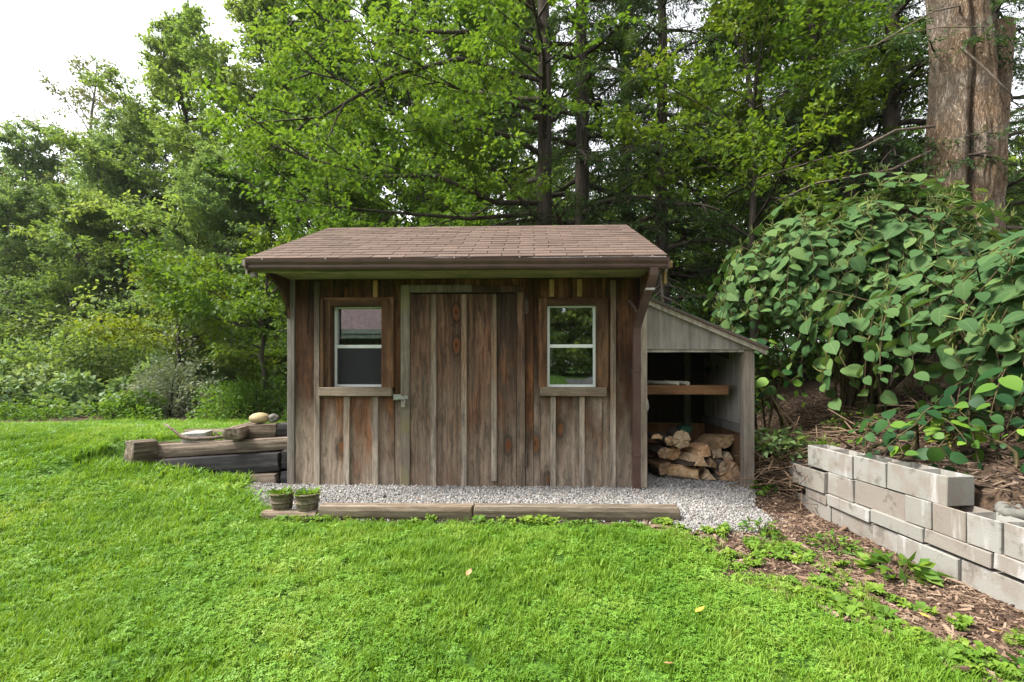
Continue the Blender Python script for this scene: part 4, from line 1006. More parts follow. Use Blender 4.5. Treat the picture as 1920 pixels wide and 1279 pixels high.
log((1.945, YL - .14, .065), .34, tri(.16, .12, .1), (-.1, -1, .1), ('log_pale', 'bark', .3), 'small pale wedge log on the gravel at the woodpile foot', 9)
log((2.125, YL + .05, .405), .42, [(-.13, .07), (-.09, -.02), (.02, -.09), (.10, -.08), (.12, .0), (0, .08)], (.25, -1, .1), ('logend', 'bark', .45), 'shaggy bark log at the top right of the woodpile', 10)
log((2.075, YL - .02, .290), .34, quad(.12, .13), (-.1, -1, .04), ('log_pale', 'bark', .25), 'whitish split log under the shaggy log', 11)
log((2.17, YL - .02, .265), .34, tri(.13, .09, .0), (.1, -1, .0), ('log_pale', 'bark', .3), 'thin pale log against the right panel of the lean-to', 12)
log((2.145, YL - .12, .125), .40, [(-.14, -.12), (.135, -.09), (.11, -.01), (-.02, .13), (-.10, .10)], (-.05, -1, .0), ('log_brown', 'bark', .3), 'big three-sided brown log at the bottom right of the woodpile', 13)
log((2.055, YL - .16, .165), .32, rnd(.05, 1.5), (.05, -1, .0), ('log_pale', 'bark', 1), 'narrow oval pale log leaning on the big brown log', 14)
log((1.86, YL + .06, .15), .38, quad(.16, .15), (.1, -1, .0), ('log_brown', 'bark', .4), 'shadowed brown log deep in the middle of the woodpile', 15)
log((1.60, YL + .12, .27), .40, rnd(.10, .9), (.0, -1, .0), ('log_brown', 'bark', 1), 'dark round log behind the front logs, left of middle', 16)
log((1.45, YL + .0, .12), .42, quad(.2, .16), (.2, -1, .0), ('log_brown', 'bark', .4), 'dark log on the ground at the left of the woodpile', 17)
log((2.0, YL + .12, .33), .36, quad(.15, .13), (-.2, -1, .0), ('log_brown', 'bark', .4), 'dark log behind the whitish log at the right', 18)
mb = MB(); mb.prism([(1.74, .46), (1.90, .48), (1.91, .54), (1.80, .545)], 5.80, 5.98); o = mb.build('green_tarp_scrap', M['green_plastic']); tag(o, 'folded dark green plastic scrap behind the logs', 'plastic')
rock('pale_sack', (1.215, 5.22, .84), (.05, .06, .085), M['pale_block'], 14, 'pale lump hanging at the left inside the lean-to', 'lump')

# ------------------------------------------------------------------ concrete block wall
BW = empty('concrete_block_wall', (2.70, 3.9, -.16)); tag(BW, 'dry-stacked grey concrete block retaining wall on the right', 'wall')
def cblock(ya, yb, z0, z1, dx=0.0, hollow=True, yaw=0.0, pre='concrete_block', seed=0):
    L = yb - ya - .006; w = .195; h = z1 - z0 - .004; cy = (ya + yb) / 2
    bm = bmesh.new(); bmesh.ops.create_cube(bm, size=1)
    for v in bm.verts: v.co = Vector((v.co.x * w, v.co.y * L, (v.co.z + .5) * h))
    if hollow and L > .15:
        top = [f for f in bm.faces if f.normal.z > .9][0]
        nc = 2 if L > .3 else 1
        # cut the top into cells and push the cores down
        if nc == 2:
            es = [e for e in top.edges if abs(e.verts[0].co.y - e.verts[1].co.y) > .01]
            bmesh.ops.subdivide_edges(bm, edges=es, cuts=1, use_grid_fill=False)
            tv = [v for v in bm.verts if abs(v.co.y) < 1e-5 and v.co.z > h - 1e-5]
            bmesh.ops.connect_verts(bm, verts=tv)
        tops = [f for f in bm.faces if f.normal.z > .9 and f.calc_center_median().z > h - 1e-4]
        r_ = bmesh.ops.inset_individual(bm, faces=tops, thickness=.032, depth=0)
        for f in tops:
            for v in f.verts: v.co.z -= .14 if h > .15 else .03
    r_ = random.Random(seed)
    for v in bm.verts: v.co += Vector([r_.uniform(-.0035, .0035) for _ in range(3)])
    bmesh.ops.bevel(bm, geom=[e for e in bm.edges if e.is_manifold and e.calc_face_angle(0) > .6], offset=.005, segments=1, affect='EDGES')
    me = bpy.data.meshes.new(pre); bm.to_mesh(me); bm.free()
    ang = math.atan2(-.065, 1)
    return link(pre, me, M['block'], BW, (WX(cy) + .0975 + dx - 2.70, cy - 3.9, z0 + .16), (0, 0, -ang * 1 + yaw))
rs = random.Random(5)
course = {'A': [(4.877, 4.39), (4.386, 3.915), (3.913, 3.67), (3.665, 3.197), (3.191, 2.72), (2.715, 2.25), (2.245, 1.8)],
          'B': [(4.728, 4.428), (4.42, 3.922), (3.915, 3.447), (3.445, 2.985), (2.979, 2.5), (2.495, 2.0)],
          'C': [(4.964, 4.435), (4.428, 4.115), (4.109, 3.614), (3.609, 3.392), (3.389, 3.152), (3.146, 2.936), (2.930, 2.63), (2.62, 2.14)],
          'D': [(4.714, 4.135), (4.118, 3.776), (3.770, 3.28)]}
lev = {'A': (-.16, .018), 'B': (.018, .120), 'C': (.120, .315), 'D': (.315, .515)}
sd_ = 0
for c, bl in course.items():
    for (b, a) in bl:
        sd_ += 1
        dx = {'A': 0, 'B': -.012, 'C': .0, 'D': .004}[c] + rs.uniform(-.008, .008)
        if c == 'C' and b > 4.9: dx = -.03
        z0, z1 = lev[c]; slope = .022 * (4.4 - (a + b) / 2) * (1 if c != 'A' else .5)
        cblock(a, b, z0 + slope, z1 + slope, dx, hollow=(c in 'CD'), yaw=rs.uniform(-.012, .012), seed=sd_)

# ------------------------------------------------------------------ fallen leaves
def fallen(x, y, mat, lab, s, rz):
    V = [(0, 0, .004), (.25, .22, .02), (.6, .26, .012), (1, 0, .03), (.6, -.26, .02), (.25, -.22, .008), (.5, 0, 0)]
    V = [(a * s, b * s, c * s * 3) for a, b, c in V]
    me = np_mesh('fallen_leaf', V, [(0, 1, 6), (1, 2, 6), (2, 3, 6), (3, 4, 6), (4, 5, 6), (5, 0, 6)])
    o = link('fallen_leaf', me, mat, None, (x, y, H(x, y) + .045), (random.uniform(-.3, .3), random.uniform(-.3, .3), rz)); tag(o, lab, 'leaf')
fallen(.82, 2.44, M['yellow_leaf'], 'yellow fallen leaf on the grass at the right of the lawn', .06, .4)
fallen(-.37, 2.78, M['brown_leaf'], 'orange brown fallen leaf on the lawn before the door', .06, 1.2)
fallen(2.05, 2.56, M['yellow_leaf'], 'yellow fallen leaf on the mulch nearest the lawn', .05, 2.2)
fallen(2.30, 2.52, M['yellow_leaf'], 'curled yellow leaf on the mulch close to the block wall', .055, -.6)
fallen(.55, 2.02, M['brown_leaf'], 'small brown fallen leaf near the bottom edge of the lawn', .04, -.2)
fallen(-2.78, 4.75, M['brown_leaf'], 'reddish fallen leaf on the gravel by the tie wall', .07, .9)

# ------------------------------------------------------------------ knotweed on the bank
def heart_template():
    rows = [(-.03, .15), (.05, .30), (.20, .40), (.40, .42), (.60, .36), (.78, .23), (.92, .085)]
    V = [(0, 0, 0)]; F = []
    for (t, w) in rows:
        dz = -.18 * t * t
        V += [(t, w, dz + .10 * w), (max(t, .03) , 0, dz), (t, -w, dz + .10 * w)]
    V.append((1.0, 0, -.2)); n = len(rows)
    F += [(0, 2, 1), (0, 3, 2)]
    for i in range(n - 1):
        a = 1 + i * 3; b = a + 3
        F += [(a, a + 1, b + 1, b), (a + 1, a + 2, b + 2, b + 1)]
    a = 1 + (n - 1) * 3; e = len(V) - 1
    F += [(a, a + 1, e), (a + 1, a + 2, e)]
    return np.array(V, float), F
HV_, HF_ = heart_template()
def frame(D, N):
    D = D / np.linalg.norm(D); S = np.cross(N, D); S /= np.linalg.norm(S) + 1e-9; U = np.cross(D, S); return D, S, U
CAM = np.array([0, 0, 1.25])

def knot_bush(name, lab, c, rad, base, zmin, nbr, lsize, seed, nleafobj=300, length=(.45, .85), bias=None, flowers=.5, mats=('leaf_knot', 'leaf_knot_obj'), inner=260, canes=26, group=None):
    rg_ = np.random.default_rng(seed); c = np.array(c); rad = np.array(rad)
    root = empty(name, base); tag(root, lab, 'shrub', group); b0 = np.array(base)
    leaves = []; cane = MB(); fl = MB()
    tips = []; tries = 0
    while len(tips) < nbr and tries < nbr * 30:
        tries += 1
        d = rg_.normal(size=3); d /= np.linalg.norm(d)
        if d[2] < -.35: continue
        if bias is not None and rg_.uniform() > .25 + .75 * max(0, d @ bias): continue
        p = c + d * rad * rg_.uniform(.80, 1.0) * (1 + .26 * float(fbm(d[None] * 2.2, seed + 70, 3)[0]))
        if p[2] < zmin: continue
        n = d / rad; n /= np.linalg.norm(n); tips.append((p, n))
    for p, n in tips:
        t = np.array([0, 0, -1.]) - n * (-n[2]); 
        if np.linalg.norm(t) < .35: t = np.array([n[0], n[1], -.1]) + rg_.normal(0, .4, 3)
        t = t / np.linalg.norm(t) + rg_.normal(0, .35, 3); t -= n * (t @ n) * .8; t /= np.linalg.norm(t)
        L = rg_.uniform(*length); k = int(L / (lsize * .52)); pts = []; q = p - t * L * .45 + n * .02
        ns = n * .8 + np.array([0, 0, .8]) + rg_.normal(0, .22, 3)
        for i in range(k + 1):
            f = i / max(k, 1); pts.append(q.copy())
            dirn = t * (1 - .1 * f) + np.array([0, 0, -.28 * f]) + n * (.22 - .3 * f)
            q = q + dirn / np.linalg.norm(dirn) * L / max(k, 1)
            s = np.cross(n, t); sg = 1 if i % 2 else -1
            D = s * sg * .85 + t * .55 + np.array([0, 0, -.10]) + rg_.normal(0, .11, 3)
            Nn = ns + rg_.normal(0, .13, 3)
            leaves.append((pts[-1] + s * sg * .015, D, Nn, lsize * rg_.uniform(.5, 1.2) * (1 - .45 * f)))
            if rg_.uniform() < flowers * .5:
                for _ in range(3):
                    e = pts[-1] + n * .02 + np.array([rg_.normal(0, .04), rg_.normal(0, .04), rg_.uniform(.03, .10)])
                    fl.tube([pts[-1], (pts[-1] + e) / 2 + rg_.normal(0, .008, 3), e], [.005, .0055, .003], 4, False)
        cane.tube(pts, [.006 * (1 - .6 * i / len(pts)) for i in range(len(pts))], 4, False)
        foot = b0 + np.array([rg_.normal(0, .16), rg_.normal(0, .12), -.05]); mid = foot * .72 + pts[0] * .28; mid[2] = foot[2] + (pts[0][2] - foot[2]) * .72; 
        if rg_.uniform() < .3: cane.tube([foot, foot * .75 + mid * .25 + np.array([0, 0, .1]), mid, pts[0]], [.016, .014, .011, .006], 6, False)
    for _ in range(canes):
        foot = b0 + np.array([rg_.normal(0, .16), rg_.normal(0, .12), -.06]); e = c + rg_.normal(0, .45, 3) * rad * np.array([1, 1, .3]); e[2] = c[2] + rad[2] * rg_.uniform(.1, .6)
        m_ = foot * .5 + e * .5; m_[:2] = foot[:2] * .7 + e[:2] * .3
        cane.tube([foot, m_, e], [.017, .014, .008], 6, False)
    for _ in range(inner):
        d = rg_.normal(size=3); d /= np.linalg.norm(d); p = c + d * rad * rg_.uniform(.45, .85)
        if p[2] < zmin + .15: continue
        a = rg_.uniform(0, 6.28); leaves.append((p, np.array([math.cos(a), math.sin(a), -.3]), np.array([0, 0, 1.]) + rg_.normal(0, .4, 3), lsize * rg_.uniform(.7, 1.15)))
    # the leaves that show largest become single leaves, the rest one mass
    sc = [l[3] / np.linalg.norm(l[0] - CAM) * (1 if np.dot(l[2], CAM - l[0]) > 0 else .7) - (.5 if i >= len(leaves) - inner else 0) for i, l in enumerate(leaves)]
    order = np.argsort(sc)[::-1]; single = set(order[:nleafobj].tolist())
    lm_ = np_mesh('leaf', HV_, HF_, True); lm_.materials.append(M[mats[1]])
    V = []; F = []; A = []; k = 0
    for i, (p, D, N, s) in enumerate(leaves):
        d, s_, u = frame(D, N)
        if i in single:
            o = bpy.data.objects.new('leaf', lm_); COL.objects.link(o); o.parent = root
            mt = Matrix(((d[0], s_[0], u[0], p[0] - b0[0]), (d[1], s_[1], u[1], p[1] - b0[1]), (d[2], s_[2], u[2], p[2] - b0[2]), (0, 0, 0, 1)))
            o.matrix_basis = mt @ Matrix.Scale(s, 4)
        else:
            W_ = p + s * (HV_[:, :1] * d + HV_[:, 1:2] * s_ + HV_[:, 2:] * u) - b0
            V.append(W_); F.extend([tuple(j + k for j in f) for f in HF_]); k += len(HV_); A.append(np.full(len(HV_), rg_.uniform()))
    if V:
        o = link('foliage', np_mesh('foliage', np.vstack(V), F, True, {'var': np.concatenate(A)}), M[mats[0]], root); tag(o, kind='stuff')
    cane.V = [tuple(np.array(v) - b0) for v in cane.V]; tag(cane.build('stem', M['cane'], root, True), kind='stuff')
    if fl.V:
        fl.V = [tuple(np.array(v) - b0) for v in fl.V]; o = fl.build('flower_spray', M['flower'], root); tag(o, kind='stuff')
    return root

knot_bush('knotweed_shrub', 'large knotweed shrub arching over the lean-to roof below the big trunk', (4.62, 6.5, 1.98), (2.05, 1.5, 1.48), (4.15, 6.25, .66), 1.80, 225, .215, 1, bias=np.array([-.45, -.8, .4]), length=(.6, 1.3), inner=420)
knot_bush('knotweed_shrub', 'nearer knotweed shrub with big leaves hanging over the block wall at the right edge', (4.78, 4.5, 1.46), (1.42, 1.55, .86), (4.7, 4.9, .8), .98, 150, .225, 2, bias=np.array([-.6, -.7, .4]), length=(.5, .9), inner=200, canes=8)
knot_bush('knotweed_sprout', 'low dark knotweed sprouts on the litter behind the top blocks', (3.22, 4.05, .62), (.45, .50, .26), (3.25, 4.05, .46), .42, 22, .13, 3, nleafobj=120, length=(.25, .4), flowers=0, mats=('leaf_knot', 'leaf_low'), inner=10, canes=2)
knot_bush('knotweed_sprout', 'dark leafy sprouts beside the flat stone at the right edge', (3.55, 3.35, .70), (.42, .45, .30), (3.6, 3.35, .55), .48, 22, .13, 4, nleafobj=120, length=(.25, .4), flowers=0, mats=('leaf_knot', 'leaf_low'), inner=10, canes=2)
knot_bush('knotweed_sprout', 'dark leaves crowding the bank at the right edge above the stone', (3.95, 3.95, .90), (.55, .5, .36), (4.0, 3.95, .68), .66, 28, .15, 7, nleafobj=120, length=(.25, .45), flowers=0, mats=('leaf_knot', 'leaf_low'), inner=10, canes=2)
knot_bush('knotweed_sprout', 'leafy knotweed shoots just behind the lean-to post', (2.85, 6.15, 1.05), (.55, .45, .5), (2.95, 6.2, .35), .75, 24, .14, 5, nleafobj=120, length=(.25, .5), flowers=0, mats=('leaf_knot', 'leaf_low'), inner=20, canes=4)

# pale weed and dry stalk heap between the lean-to post and the block wall
def weed_plant(name, lab, loc, r, h, n, ls, wr, mat, seed, cat='plant'):
    rg_ = np.random.default_rng(seed); t = empty(name, loc); tag(t, lab, cat)
    a = rg_.uniform(0, 6.28, n); q = r * np.sqrt(rg_.uniform(size=n)); z = h * rg_.uniform(.2, 1, n) * (1 - .5 * (q / r) ** 2)
    P = np.stack([q * np.cos(a), q * np.sin(a), z], 1); D = np.stack([np.cos(a), np.sin(a), rg_.uniform(-.5, .5, n)], 1) + rg_.normal(0, .4, (n, 3))
    V, F = leaves_np(P, D, np.tile([0, 0, 1.], (n, 1)) + rg_.normal(0, .4, (n, 3)), rg_.uniform(.6, 1.2, n) * ls, wr, .12)
    link('foliage', np_mesh('foliage', V, F, attrs={'var': np.repeat(rg_.uniform(size=n), 4)}), M[mat], t)
    mb = MB()
    for i in range(0, n, 4): mb.tube([(P[i, 0] * .3, P[i, 1] * .3, 0), (P[i, 0] * .7, P[i, 1] * .7, P[i, 2] * .6), tuple(P[i])], [.005, .004, .002], 4, False)
    tag(mb.build('stem', M['cane'], t), kind='stuff'); return t
weed_plant('pale_weed', 'pale green wilted weed between the lean-to post and the block wall', (2.58, 5.18, .30), .27, .34, 230, .13, .5, 'hosta', 3)
weed_plant('small_weed', 'small green weed at the foot of the lean-to post', (2.34, 4.97, -.02), .09, .14, 40, .07, .5, 'leaf_herb', 4)
weed_plant('green_weed', 'bright green weed on the mulch at the end of the gravel', (1.78, 3.80, -.06), .13, .12, 110, .06, .45, 'leaf_herb', 5)
weed_plant('broadleaf_weed', 'broad-leaved weed on the mulch against the bottom blocks', (2.42, 3.28, -.13), .17, .12, 60, .13, .5, 'leaf_herb', 6)
weed_plant('green_weed', 'low green weed in the mulch beside the third bottom block', (2.28, 3.75, -.13), .17, .10, 120, .06, .45, 'leaf_herb', 7)
weed_plant('yellow_sprout', 'yellow green sprouting plant among the knotweed at the right', (3.55, 4.2, .55), .14, .38, 60, .08, .5, 'leaf_yellow', 8)
weed_plant('undergrowth_plant', 'small light plant on the litter in front of the knotweed stems', (3.62, 5.6, .45), .25, .35, 110, .08, .5, 'leaf_herb', 9)
weed_plant('undergrowth_plant', 'low green plant at the foot of the bank, left of the sprouts', (3.05, 4.9, .35), .25, .2, 90, .08, .5, 'leaf_herb', 10)
weed_plant('corner_weed', 'leafy weed at the bottom right corner of the photo', (2.12, 2.02, -.1), .16, .14, 90, .08, .55, 'leaf_herb', 11)

def stalks():
    rg_ = np.random.default_rng(5); mb = MB()
    for i in range(520):
        if i < 260: x, y = rg_.normal(2.62, .13), rg_.normal(5.12, .16)
        else: x, y = rg_.uniform(2.7, 4.6), rg_.uniform(4.6, 6.8)
        z = H(x, y) + rg_.uniform(0, .36 if i < 260 else .22)
        a = rg_.uniform(0, 6.28); L = rg_.uniform(.2, .9); e = rg_.normal(0, .35)
        d = np.array([math.cos(a), math.sin(a), e]) * L; r = rg_.uniform(.0025, .008)
        p = np.array([x, y, z]); mb.tube([p - d / 2, p + rg_.normal(0, .02, 3), p + d / 2], [r, r, r * .6], 4, False)
    o = mb.build('dry_stalks', M['twig']); tag(o, 'heap of dry brown stalks between lean-to and block wall', 'brush', kind='stuff')
stalks()

# ------------------------------------------------------------------ bushes along the far edge of the lawn
def bush(name, lab, loc, rad, n, ls, mat, seed, wr=.5, flat=.5, lumps=14, cat='bush', stem='trunk_dark', droop=0.2):
    rg_ = np.random.default_rng(seed); t = empty(name, loc); tag(t, lab, cat)
    rad = np.array(rad); cs = rg_.normal(size=(lumps, 3)); cs /= np.linalg.norm(cs, axis=1, keepdims=True); cs *= rg_.uniform(.3, .85, (lumps, 1)); cs[:, 2] = np.abs(cs[:, 2])
    k = rg_.integers(0, lumps, n); lr = rg_.uniform(.22, .42, lumps)
    u = rg_.normal(size=(n, 3)); u /= np.linalg.norm(u, axis=1, keepdims=True)
    P = (cs[k] + u * (lr[k] * rg_.uniform(.55, 1.0, n) ** .5)[:, None]) * rad; P[:, 2] = np.maximum(P[:, 2], .03)
    D = u + rg_.normal(0, .6, (n, 3)); D[:, 2] -= droop
    N = u * (1 - flat) + np.array([0, 0, flat]) + rg_.normal(0, .35, (n, 3))
    V, F = leaves_np(P, D, N, ls * rg_.uniform(.6, 1.3, n), wr, .12)
    var = np.clip(rg_.uniform(0, 1, lumps)[k] * .5 + rg_.uniform(0, .5, n), 0, 1)
    link('foliage', np_mesh('foliage', V, F, attrs={'var': np.repeat(var, 4)}), M[mat], t)
    mb = MB()
    for c in cs: mb.tube([(rg_.normal(0, .05), rg_.normal(0, .05), -.1), tuple(c * rad * .5 + rg_.normal(0, .05, 3)), tuple(c * rad)], [.02, .014, .006], 5, False)
    mb.build('stem', M[stem], t); return t
def gbush(name, lab, x, y, *a, **k): return bush(name, lab, (x, y, H(x, y) - .03), *a, **k)
gbush('silver_shrub', 'silvery green shrub standing at the lawn edge left of the shed', -8.15, 10.6, (1.1, .9, 1.85), 6500, .10, 'leaf_silver', 1, .35, lumps=22)
gbush('pale_hedge', 'pale leafy knotweed thicket at the far left lawn edge', -12.6, 11.0, (1.7, 1.0, 1.15), 4200, .15, 'leaf_pale', 2, .7, .75)
gbush('pale_hedge', 'pale thicket beside the far left one, nearer the silvery shrub', -10.3, 11.0, (1.5, .9, 1.05), 3800, .15, 'leaf_pale', 3, .7, .75)
gbush('green_thicket', 'low green thicket in front of the silvery shrub', -8.3, 9.7, (1.1, .6, .55), 3000, .09, 'leaf_herb', 4, .45)
gbush('green_thicket', 'rounded bright green thicket between silvery shrub and shed', -5.8, 10.0, (1.3, .8, 1.05), 5200, .08, 'leaf_herb', 5, .4, lumps=22)
gbush('green_thicket', 'green thicket right behind the shed corner', -4.0, 9.6, (1.1, .7, 1.0), 4200, .08, 'leaf_herb', 6, .4)
gbush('weed_bank', 'low weedy bank at the lawn edge under the pale thickets', -10.6, 9.9, (1.9, .5, .45), 3000, .08, 'leaf_herb', 7, .4)
gbush('woodland_bush', 'dark bush in the shade behind the bright thicket', -5.0, 12.2, (1.6, .9, 1.6), 3600, .12, 'leaf_cool', 8)
gbush('woodland_bush', 'tall green bush behind the pale thickets at the left', -12.8, 13.6, (2.2, 1.0, 2.6), 5000, .13, 'leaf_left', 9)
gbush('woodland_bush', 'mid green bush behind the silvery shrub', -9.3, 13.2, (1.9, 1.0, 2.2), 4500, .13, 'leaf_cool', 10)
gbush('woodland_bush', 'leafy bush at the left edge of the photo behind the thicket', -15.5, 13.2, (2.0, 1.0, 2.0), 4000, .13, 'leaf_left', 11)
gbush('woodland_bush', 'leafy bush seen over the lean-to roof', 3.0, 8.4, (1.0, .7, 2.1), 4200, .10, 'leaf_bright', 12)
gbush('woodland_bush', 'shaded bush behind the shed roof at the right', 1.4, 10.2, (1.6, .9, 2.4), 4200, .12, 'leaf_maple', 13)
gbush('woodland_bush', 'shaded bush behind the middle of the shed', -1.6, 10.6, (1.9, .9, 2.7), 4500, .12, 'leaf_maple', 14)

# ------------------------------------------------------------------ trees
def nrm(v): return v / (np.linalg.norm(v) + 1e-9)
def grow(rg_, h, base, spread, nprim, nsec, ntw, nlf, leaf, r0, style, lean=(0, 0), extra=(), jit=.12, wr=.6, skip=None, top=.9, fork=0):
    """returns wood (MB) and leaf arrays of one tree standing at the origin"""
    wood_ = MB(); T0, T1, TV = [], [], []
    k = 12; ts = np.linspace(0, 1, k); w = np.cumsum(rg_.normal(0, jit, (k, 2)), 0) * (h / 12); w[0] = 0
    tp = np.stack([w[:, 0] + lean[0] * ts, w[:, 1] + lean[1] * ts, h * ts - .15], 1)
    tr = r0 * ((1 - ts) ** .75 * .95 + .05); tr[0] *= 1.35
    wood_.tube([tuple(p) for p in tp], list(tr), 9, False)
    def at(t): return np.array([np.interp(t, ts, tp[:, i]) for i in range(3)])
    prims = []
    for i in range(nprim):
        t = (i + rg_.uniform(.1, .9)) / nprim; zf = base / h + (top - base / h) * t
        az = i * 2.399 + rg_.normal(0, .3)
        if style == 'hemlock': L = spread * (1.02 - .92 * t) * rg_.uniform(.75, 1.1); el = R(-4 + 18 * t)
        else: L = spread * (1 - .72 * t ** 1.6) * rg_.uniform(.65, 1.1); el = R(12 + 48 * t + rg_.normal(0, 8))
        d = np.array([math.cos(az) * math.cos(el), math.sin(az) * math.cos(el), math.sin(el)])
        if skip is not None and d[:2] @ np.array(skip[:2]) > skip[2] and t < .7: continue
        p = at(zf); pts = [p]; n = 6
        for s in range(n):
            d = nrm(d + rg_.normal(0, .13, 3) + np.array([0, 0, -.07 if style == 'hemlock' else .03])); p = p + d * L / n; pts.append(p)
        prims.append((np.array(pts), L, max(.012, np.interp(zf, ts, tr) * .42)))
    for e in extra:
        pts = np.array(e[0]); L = np.linalg.norm(np.diff(pts, axis=0), axis=1).sum(); prims.append((pts, L, e[1]))
    for pts, L, r in prims:
        n = len(pts) - 1
        wood_.tube([tuple(p) for p in pts], [r * (1 - .85 * i / n) + .004 for i in range(n + 1)], 6, False)
        cv = rg_.uniform(); ns_ = max(4, int(round(nsec * min(1.0, .3 + L / (spread * .75)))))
        for j in range(ns_):
            s = (.18 if style != 'hemlock' else .12) + .82 * (j + rg_.uniform()) / ns_
            f = s * n; i = min(int(f), n - 1); p = pts[i] + (pts[i + 1] - pts[i]) * (f - i); d0 = nrm(pts[i + 1] - pts[i])
            sd = nrm(np.cross(d0, [0, 0, 1.])) * (1 if j % 2 else -1); ls = L * (.42 - .22 * s) + .15
            d = nrm(d0 * .75 + sd * rg_.uniform(.5, 1.1) + np.array([0, 0, rg_.normal(.02, .22 if style != 'hemlock' else .08)]))
            q = [p]; pp = p
            for s2 in range(3):
                d = nrm(d + rg_.normal(0, .12, 3) + np.array([0, 0, -.12 if style == 'hemlock' else .0])); pp = pp + d * ls / 3; q.append(pp)
            q = np.array(q); wood_.tube([tuple(x) for x in q], [r * .35 + .003, r * .25 + .002, r * .15 + .002, .002], 4, False)
            lv = cv * .5 + rg_.uniform() * .5
            for m_ in range(ntw):
                f = (.15 + .85 * (m_ + rg_.uniform()) / ntw) * 3; i = min(int(f), 2); a = q[i] + (q[i + 1] - q[i]) * (f - i); dd = nrm(q[i + 1] - q[i])
                s3 = nrm(np.cross(dd, [0, 0, 1.])) * (1 if m_ % 2 else -1)
                td = nrm(dd * .6 + s3 * rg_.uniform(.4, 1) + np.array([0, 0, rg_.normal(0, .2) - (.25 if style == 'hemlock' else 0)])); tl = ls * rg_.uniform(.25, .5) + .12
                T0.append(a); T1.append(a + td * tl); TV.append(lv)
    T0 = np.array(T0); T1 = np.array(T1); TV = np.array(TV); nt = len(T0)
    K = np.repeat(np.arange(nt), nlf); n = len(K); f = rg_.uniform(0, 1.05, n)[:, None]; dd = (T1 - T0)[K]; dn = dd / (np.linalg.norm(dd, axis=1, keepdims=True) + 1e-9)
    if style == 'hemlock':
        P = T0[K] + dd * f + rg_.normal(0, .025, (n, 3)); sd = np.cross(dn, [0, 0, 1.]) * np.where(rg_.uniform(size=n) < .5, 1, -1)[:, None]
        D = dn * .7 + sd * .8 + rg_.normal(0, .25, (n, 3)); D[:, 2] -= .35; N = np.tile([0, 0, 1.], (n, 1)) + rg_.normal(0, .3, (n, 3))
    else:
        P = T0[K] + dd * f + rg_.normal(0, leaf * .45, (n, 3)); D = dn * .6 + rg_.normal(0, .6, (n, 3)); D[:, 2] -= .3
        N = np.tile([0, 0, 1.], (n, 1)) + rg_.normal(0, .36, (n, 3))
    V, F = leaves_np(P, D, N, leaf * rg_.uniform(.6, 1.3, n), wr, .1)
    var = np.clip(TV[K] * .65 + rg_.uniform(0, .35, n), 0, 1)
    return wood_, V, F, np.repeat(var, 4)

def make_tree(name, lab, loc, mats, seed, group=None, **k):
    rg_ = np.random.default_rng(seed); w, V, F, A = grow(rg_, **k)
    t = empty(name, loc); tag(t, lab, 'tree', group)
    w.build('trunk', M[mats[0]], t, True)
    link('crown', np_mesh('crown', V, F, attrs={'var': A}), M[mats[1]], t)
    return t
def copy_tree(src, lab, loc, rz, sc, crown_mat=None, group=None):
    t = src.copy(); COL.objects.link(t); t.location = loc; t.rotation_euler = (0, 0, rz); t.scale = (sc, sc, sc) if not hasattr(sc, '__len__') else sc; t['label'] = lab
    for ch in src.children:
        c = ch.copy(); COL.objects.link(c); c.parent = t
        if crown_mat and 'crown' in ch.name:
            c.material_slots[0].link = 'OBJECT'; c.material_slots[0].material = M[crown_mat]
    return t
def XU(u, y): return y * math.tan(math.atan((u - 960) / 907) - R(2.2))
def G3(u, y): x = XU(u, y); return (x, y, H(x, y) - .05)
def PW(u, v, y):
    x = XU(u, y); return (x, y, 1.25 - (v - 688) * (-x * math.sin(R(2.2)) + y * math.cos(R(2.2))) / 907)

GL = 'broadleaf trees in the wood left of the shed'
# big maple behind the shed, its limbs reaching left
tb = np.array(G3(1016, 10.5))
def rel(pts): return [np.array(p) - tb for p in pts]
ext = [(rel([PW(1012, 222, 10.5), PW(985, 200, 10.3), PW(935, 192, 10.0), PW(880, 172, 9.8), PW(800, 148, 9.5), PW(720, 120, 9.2)]), .055),
       (rel([PW(1012, 222, 10.5), PW(950, 214, 10.2), PW(890, 212, 9.9), PW(820, 238, 9.6), PW(740, 250, 9.3)]), .045),
       (rel([PW(1014, 290, 10.5), PW(965, 258, 10.1), PW(880, 240, 9.6), PW(810, 252, 9.2), PW(720, 205, 8.9), PW(640, 150, 8.7), PW(560, 130, 8.6)]), .06),
       (rel([PW(1018, 420, 10.5), PW(985, 385, 10.0), PW(945, 335, 9.6), PW(905, 298, 9.3), PW(840, 270, 9.0)]), .04),
       (rel([PW(1010, 380, 10.5), PW(930, 380, 9.8), PW(820, 330, 9.2), PW(700, 330, 8.8), PW(590, 300, 8.6), PW(500, 270, 8.6)]), .055),
       (rel([PW(965, 190, 10.2), PW(955, 160, 10.2), PW(915, 120, 10.0), PW(905, 60, 9.9), PW(880, 0, 9.8)]), .03),
       (rel([PW(1010, 100, 10.5), PW(900, 60, 10.0), PW(780, 60, 9.4), PW(660, 40, 9.0), PW(540, 40, 8.8)]), .05),
       (rel([PW(1012, 400, 10.5), PW(880, 410, 10.0), PW(760, 400, 9.6), PW(640, 390, 9.4), PW(520, 370, 9.3)]), .045),
       (rel([PW(1010, 150, 10.5), PW(860, 110, 9.6), PW(740, 140, 9.0), PW(600, 220, 8.6), PW(480, 230, 8.5)]), .05)]
make_tree('maple_tree', 'dark-trunked maple behind the shed with limbs reaching left', tuple(tb), ('trunk_dark', 'leaf_maple'), 1, h=17, base=4.6, spread=4.2, nprim=20, nsec=8, ntw=7, nlf=32, leaf=.10, r0=.21, style='maple', extra=ext, jit=.03, skip=(1, -.2, .45))

